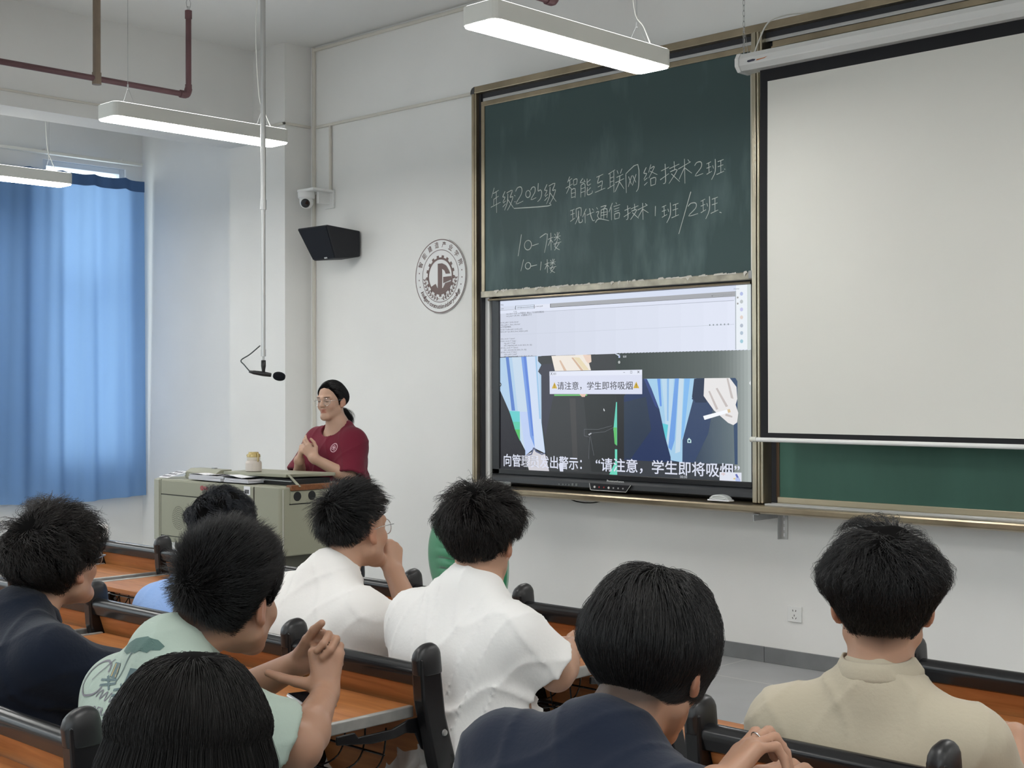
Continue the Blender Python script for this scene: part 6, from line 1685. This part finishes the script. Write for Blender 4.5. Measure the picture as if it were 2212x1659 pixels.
# ------------------------------------------------------------------ student in mint with the printed back and clasped hands
MINT_P = {}
def no_print(V, p): return np.ones((len(V), 3))
p = dict(head=(-2.355, 1.620, 1.062), look=(.34, -.06, .05), s=1.04, face=1.14, C7=(-2.378, 1.480, 1.000), shL=(-2.530, 1.470, .915), shR=(-2.180, 1.475, .925), hip=(-2.36, 1.42, .55),
    elbL=(-2.56, 1.72, .790), wrL=(-2.352, 1.800, .908), elbR=(-2.112, 1.607, .800), wrR=(-2.235, 1.768, .860),
    handR=dict(d=(-.25, .22, .94), n=(.70, -.66, .25), side=-1, curl=((.95, .95, .5), (1.0, .95, .5), (1.05, .95, .5), (1.1, .95, .5)), thumb=(.05, .1), tc=(.22, .97, .02)),
    handL=dict(d=(.80, .22, .55), n=(-.55, .70, .45), side=1, curl=((.70, 1.15, .8), (.75, 1.15, .8), (.8, 1.15, .8), (.85, 1.15, .8)), thumb=(.15, .2), tc=(.90, .42, -.1)),
    w=1.16, g=.020, sr=(.084, .082), sleeve=.80, neckr=.072, band=.004, wrk=.0045, seed=31, fat=1.18, arm=1.04, hump=.02)
o_mint, H, R = make_person('student', 'student in pale mint T-shirt with a beach print on the back, hands clasped', p, SK_TAN, C_MINT,
    dict(seed=17, n=12000, rad=.00048, len=.036, thick=.030, top=.014, lift=.8, droop=.3, messy=.15, lump=.001, whorl=(-.25, -.75, .6), dir=(0, .35, .25), lnape=.35, lside=.55, frizz=.16, dz=-.006, backb=.004), .004, .006, trousers=C_TR, tshirt=no_print)
p_mint = p
P_ = Print(o_mint, p)
P_.fill([(.007, .131), (.030, .126), (.045, .115), (.042, .107), (.025, .106), (.018, .100), (.0, .102), (-.015, .096), (-.03, .097), (-.05, .091), (-.07, .094), (-.09, .092), (-.06, .108), (-.025, .124)], 0)
P_.line([(-.022, .099), (-.034, .085), (-.050, .055), (-.060, .036)], .003, 1)
for (q0, q1, q2, q3) in (((-.102, .070), (-.073, .071), (-.066, .041), (-.090, .042)), ((-.013, .068), (.014, .068), (.006, .039), (-.023, .033))):
    P_.fill([q0, q1, q2, q3], 1)
    for k in range(4):
        t0, t1 = .12 + k * .22, .24 + k * .22; L_ = lambda m, n_, t: (m[0] + (n_[0] - m[0]) * t, m[1] + (n_[1] - m[1]) * t)
        P_.fill([L_(L_(q0, q1, t0), L_(q3, q2, t0), .08), L_(L_(q0, q1, t1), L_(q3, q2, t1), .08), L_(L_(q0, q1, t1), L_(q3, q2, t1), .92), L_(L_(q0, q1, t0), L_(q3, q2, t0), .92)], 2)
for ln in ([(-.118, .034), (-.060, .040)], [(-.098, .044), (-.068, .020)], [(-.110, .024), (-.055, .034)], [(-.050, .022), (.012, .034)], [(-.032, .036), (.004, .012)], [(-.045, .012), (.010, .024)]): P_.line(ln, .0045, 1)
P_.line([(-.104, .050), (-.112, .064), (-.135, .069), (-.160, .064), (-.177, .044), (-.181, .016), (-.160, .000), (-.125, .004), (-.104, .014)], .0042, 3)
P_.line([(-.15, .03), (-.11, .075)], .0022, 3)
P_.line([(-.108, .012), (-.094, .022), (-.100, .004), (-.084, .018), (-.080, .002), (-.068, .016), (-.062, .000), (-.050, .016), (-.040, .000), (-.030, .014), (-.018, -.006), (-.030, -.014)], .003, 3)
P_.text('PERA', -.085, -.026, .060, .014, 3); P_.text('SUMMER', -.082, -.046, .085, .014, 3)
P_.done('back_print', [cloth('teal_print', lin(88, 112, 106)), cloth('slate_print', lin(92, 110, 112)), cloth('ochre_print', lin(186, 160, 100)), cloth('faded_mauve_print', lin(116, 114, 122))])

# ------------------------------------------------------------------ student in navy shirt with glasses at the left
p = dict(head=(-3.115, 1.635, 1.068), look=(.30, .12, .03), s=1.0, C7=(-3.105, 1.530, .975), shL=(-3.285, 1.520, .915), shR=(-2.905, 1.515, .920), hip=(-3.09, 1.42, .55),
    elbL=(-3.32, 1.66, .78), wrL=(-3.10, 1.80, .80), elbR=(-2.860, 1.680, .785), wrR=(-3.00, 1.83, .80), handL=dict(d=(.8, .5, 0), n=(0, 0, 1), side=1), handR=dict(d=(-.8, .5, 0), n=(0, 0, 1), side=-1),
    w=1.10, g=.024, sr=(.082, .090), sleeve=.93, neckr=.068, band=.014, wrk=.0055, seed=41)
o, H, R = make_person('student', 'student in dark navy collared shirt and glasses with messy hair, at the left edge', p, SK_MID, C_NAVY2,
    dict(seed=23, n=8000, len=.068, thick=.024, side=.002, lift=.34, messy=.6, wave=.5, lump=.006, clumps=110, whorl=(.1, -.7, .7), dir=(0, .08, -.15), lnape=.5, lside=.7, grav=.4, hug=.45, hugm=1.0, top=.016, backb=.020, backz=.03, mat=M_HAIRB, dz=-.010), .0045, .0075, trousers=C_TR)
spectacles(o, H, R, 1.02)

# ------------------------------------------------------------------ long-haired student, lowest in the picture
def long_hair(rs):
    N = 3600; a = rs.uniform(-PI, PI, N)
    a = a[np.abs(a) > .55]; N = len(a); m_ = 9
    t = np.linspace(0, 1, m_)[None, :, None]
    rad = np.stack([np.sin(a) * .094, np.cos(a) * .108 - .012, np.full(N, .02)], -1)[:, None]
    out = rad * (1 + .12 * t * np.array((1, 1, 0))) * np.array((1, 1, 1))
    out = out + np.array((0, -.015, -.36)) * t + (rs.randn(N, 1, 3) * .006) * np.array((1, 1, 0)) + np.sin(t * 5 + rs.rand(N, 1, 1) * 6) * .004
    return out * (.96 + .06 * rs.rand(N, 1, 1)) 
p = dict(head=(-1.520, .985, 1.018), look=(.36, -.14, 0), s=1.0, C7=(-1.515, .93, .915), shL=(-1.68, .90, .835), shR=(-1.35, .92, .835), hip=(-1.51, .90, .53),
    elbL=(-1.74, 1.02, .62), wrL=(-1.60, 1.18, .60), elbR=(-1.30, 1.04, .62), wrR=(-1.42, 1.18, .60), handL=dict(d=(.6, .8, 0), n=(0, 0, 1), side=1), handR=dict(d=(-.6, .8, 0), n=(0, 0, 1), side=-1), w=.92, g=.014, seed=51)
HLG = [.07, .062, .045, .0, -.06, -.06, -.06, -.062, -.066]
make_person('student', 'student with long straight dark hair, seen from behind at the bottom edge', p, SK_FAIR, C_BLACK,
    dict(seed=27, n=17000, wlift=0, len=.44, thick=.018, side=.006, lift=.05, messy=.006, lump=.0002, clumps=900, whorl=(.02, -.10, 1.0), dir=(0, 0, -.6), lnape=.7, lside=.85, grav=1.2, hug=.97, hugm=.22, frizz=.006, seg=16, swirl=0, rad=.00038, mat=mat('long_dark_hair', (.008, .0068, .0062), .5, 0, .25), hl=HLG, stubble=0, earcut=0, fall=1, lvar=.12), .006, .010, trousers=C_TR)

# ------------------------------------------------------------------ the teacher
def badge_none(V, p): return np.ones((len(V), 3))
def pony(rs):
    N = 700; m_ = 9; t = np.linspace(0, 1, m_)[None, :, None]
    c = np.array((0, -.105, -.075)) + t * np.array((-.015, -.050, -.085)) + np.sin(t * PI) * np.array((0, -.02, .0))
    r_ = rs.randn(N, 1, 3) * .009 * (1 + .5 * np.sin(t * PI))
    return c + r_
p = dict(head=(-5.998, 4.790, 1.432), look=(PI + .24, -.08, .02), s=.90, face=.96, C7=(-5.995, 4.850, 1.318), shL=(-5.872, 4.835, 1.245), shR=(-6.135, 4.800, 1.24), hip=(-6.005, 4.86, .88),
    elbL=(-5.795, 4.755, 1.010), wrL=(-5.895, 4.590, 1.118), elbR=(-6.150, 4.690, 1.010), wrR=(-6.010, 4.575, 1.105),
    handL=dict(d=(-.55, -.25, .72), n=(.45, -.85, .10), side=1, curl=((.25, .5, .3), (.4, .7, .4), (.8, 1.0, .6), (.9, 1.0, .6)), thumb=(.5, .3), tc=(.75, .6, -.2), s=.9), handR=dict(d=(.45, -.15, .85), n=(-.50, -.85, .1), side=-1, curl=((.9, 1.0, .6),) * 4, thumb=(.5, .3), tc=(.75, .6, -.2), s=.9),
    w=.80, g=.024, sr=(.082, .088), sra=.070, sleeve=.99, neckr=.080, band=-.045, scoop=.074, dip=.055, bandh=.010, nf=.012, nkd=.03, wrk=.004, seed=61, stand=True, eyes=True, drop=.05, arm=.85)
o, H, R = make_person('teacher', 'woman in maroon top with glasses and low ponytail, standing behind the lectern', p, SK_FAIR, C_RED,
    dict(seed=33, n=4200, len=.10, thick=.010, lift=.03, messy=.03, lump=.0004, part=(0, -.115, -.07), lnape=.5, lside=.8, hug=.95, hugm=.2, frizz=.03, rad=.0008, extra=pony, clumps=90, hl=[.086, .078, .056, .014, -.03, -.012, -.04, -.075, -.08], backb=.016, backz=-.02, side=.004, stubble=0), .003, .0042, trousers=C_TR, tshirt=badge_none)
spectacles(o, H, R, .90)

P_ = Print(o, p, False)
cx_, cy_, rb_ = -.099, -.010, .024
cir = lambda r0: [(cx_ + r0 * math.cos(q * PI / 12), cy_ + r0 * math.sin(q * PI / 12)) for q in range(24)]
P_.fill(cir(rb_), 0); P_.fill(cir(rb_ * .80), 1); P_.line([(cx_ - .014, cy_ - .006), (cx_, cy_ + .013), (cx_ + .014, cy_ - .004), (cx_ - .008, cy_ - .012), (cx_ + .012, cy_ + .008)], .003, 0); P_.fill(cir(rb_ * .28), 0)
P_.done('chest_badge', [cloth('pale_pink_print', lin(205, 165, 175)), cloth('maroon_print', (.145, .014, .03))])
bpy.data.objects.remove(_to)
bpy.data.curves.remove(_tc)
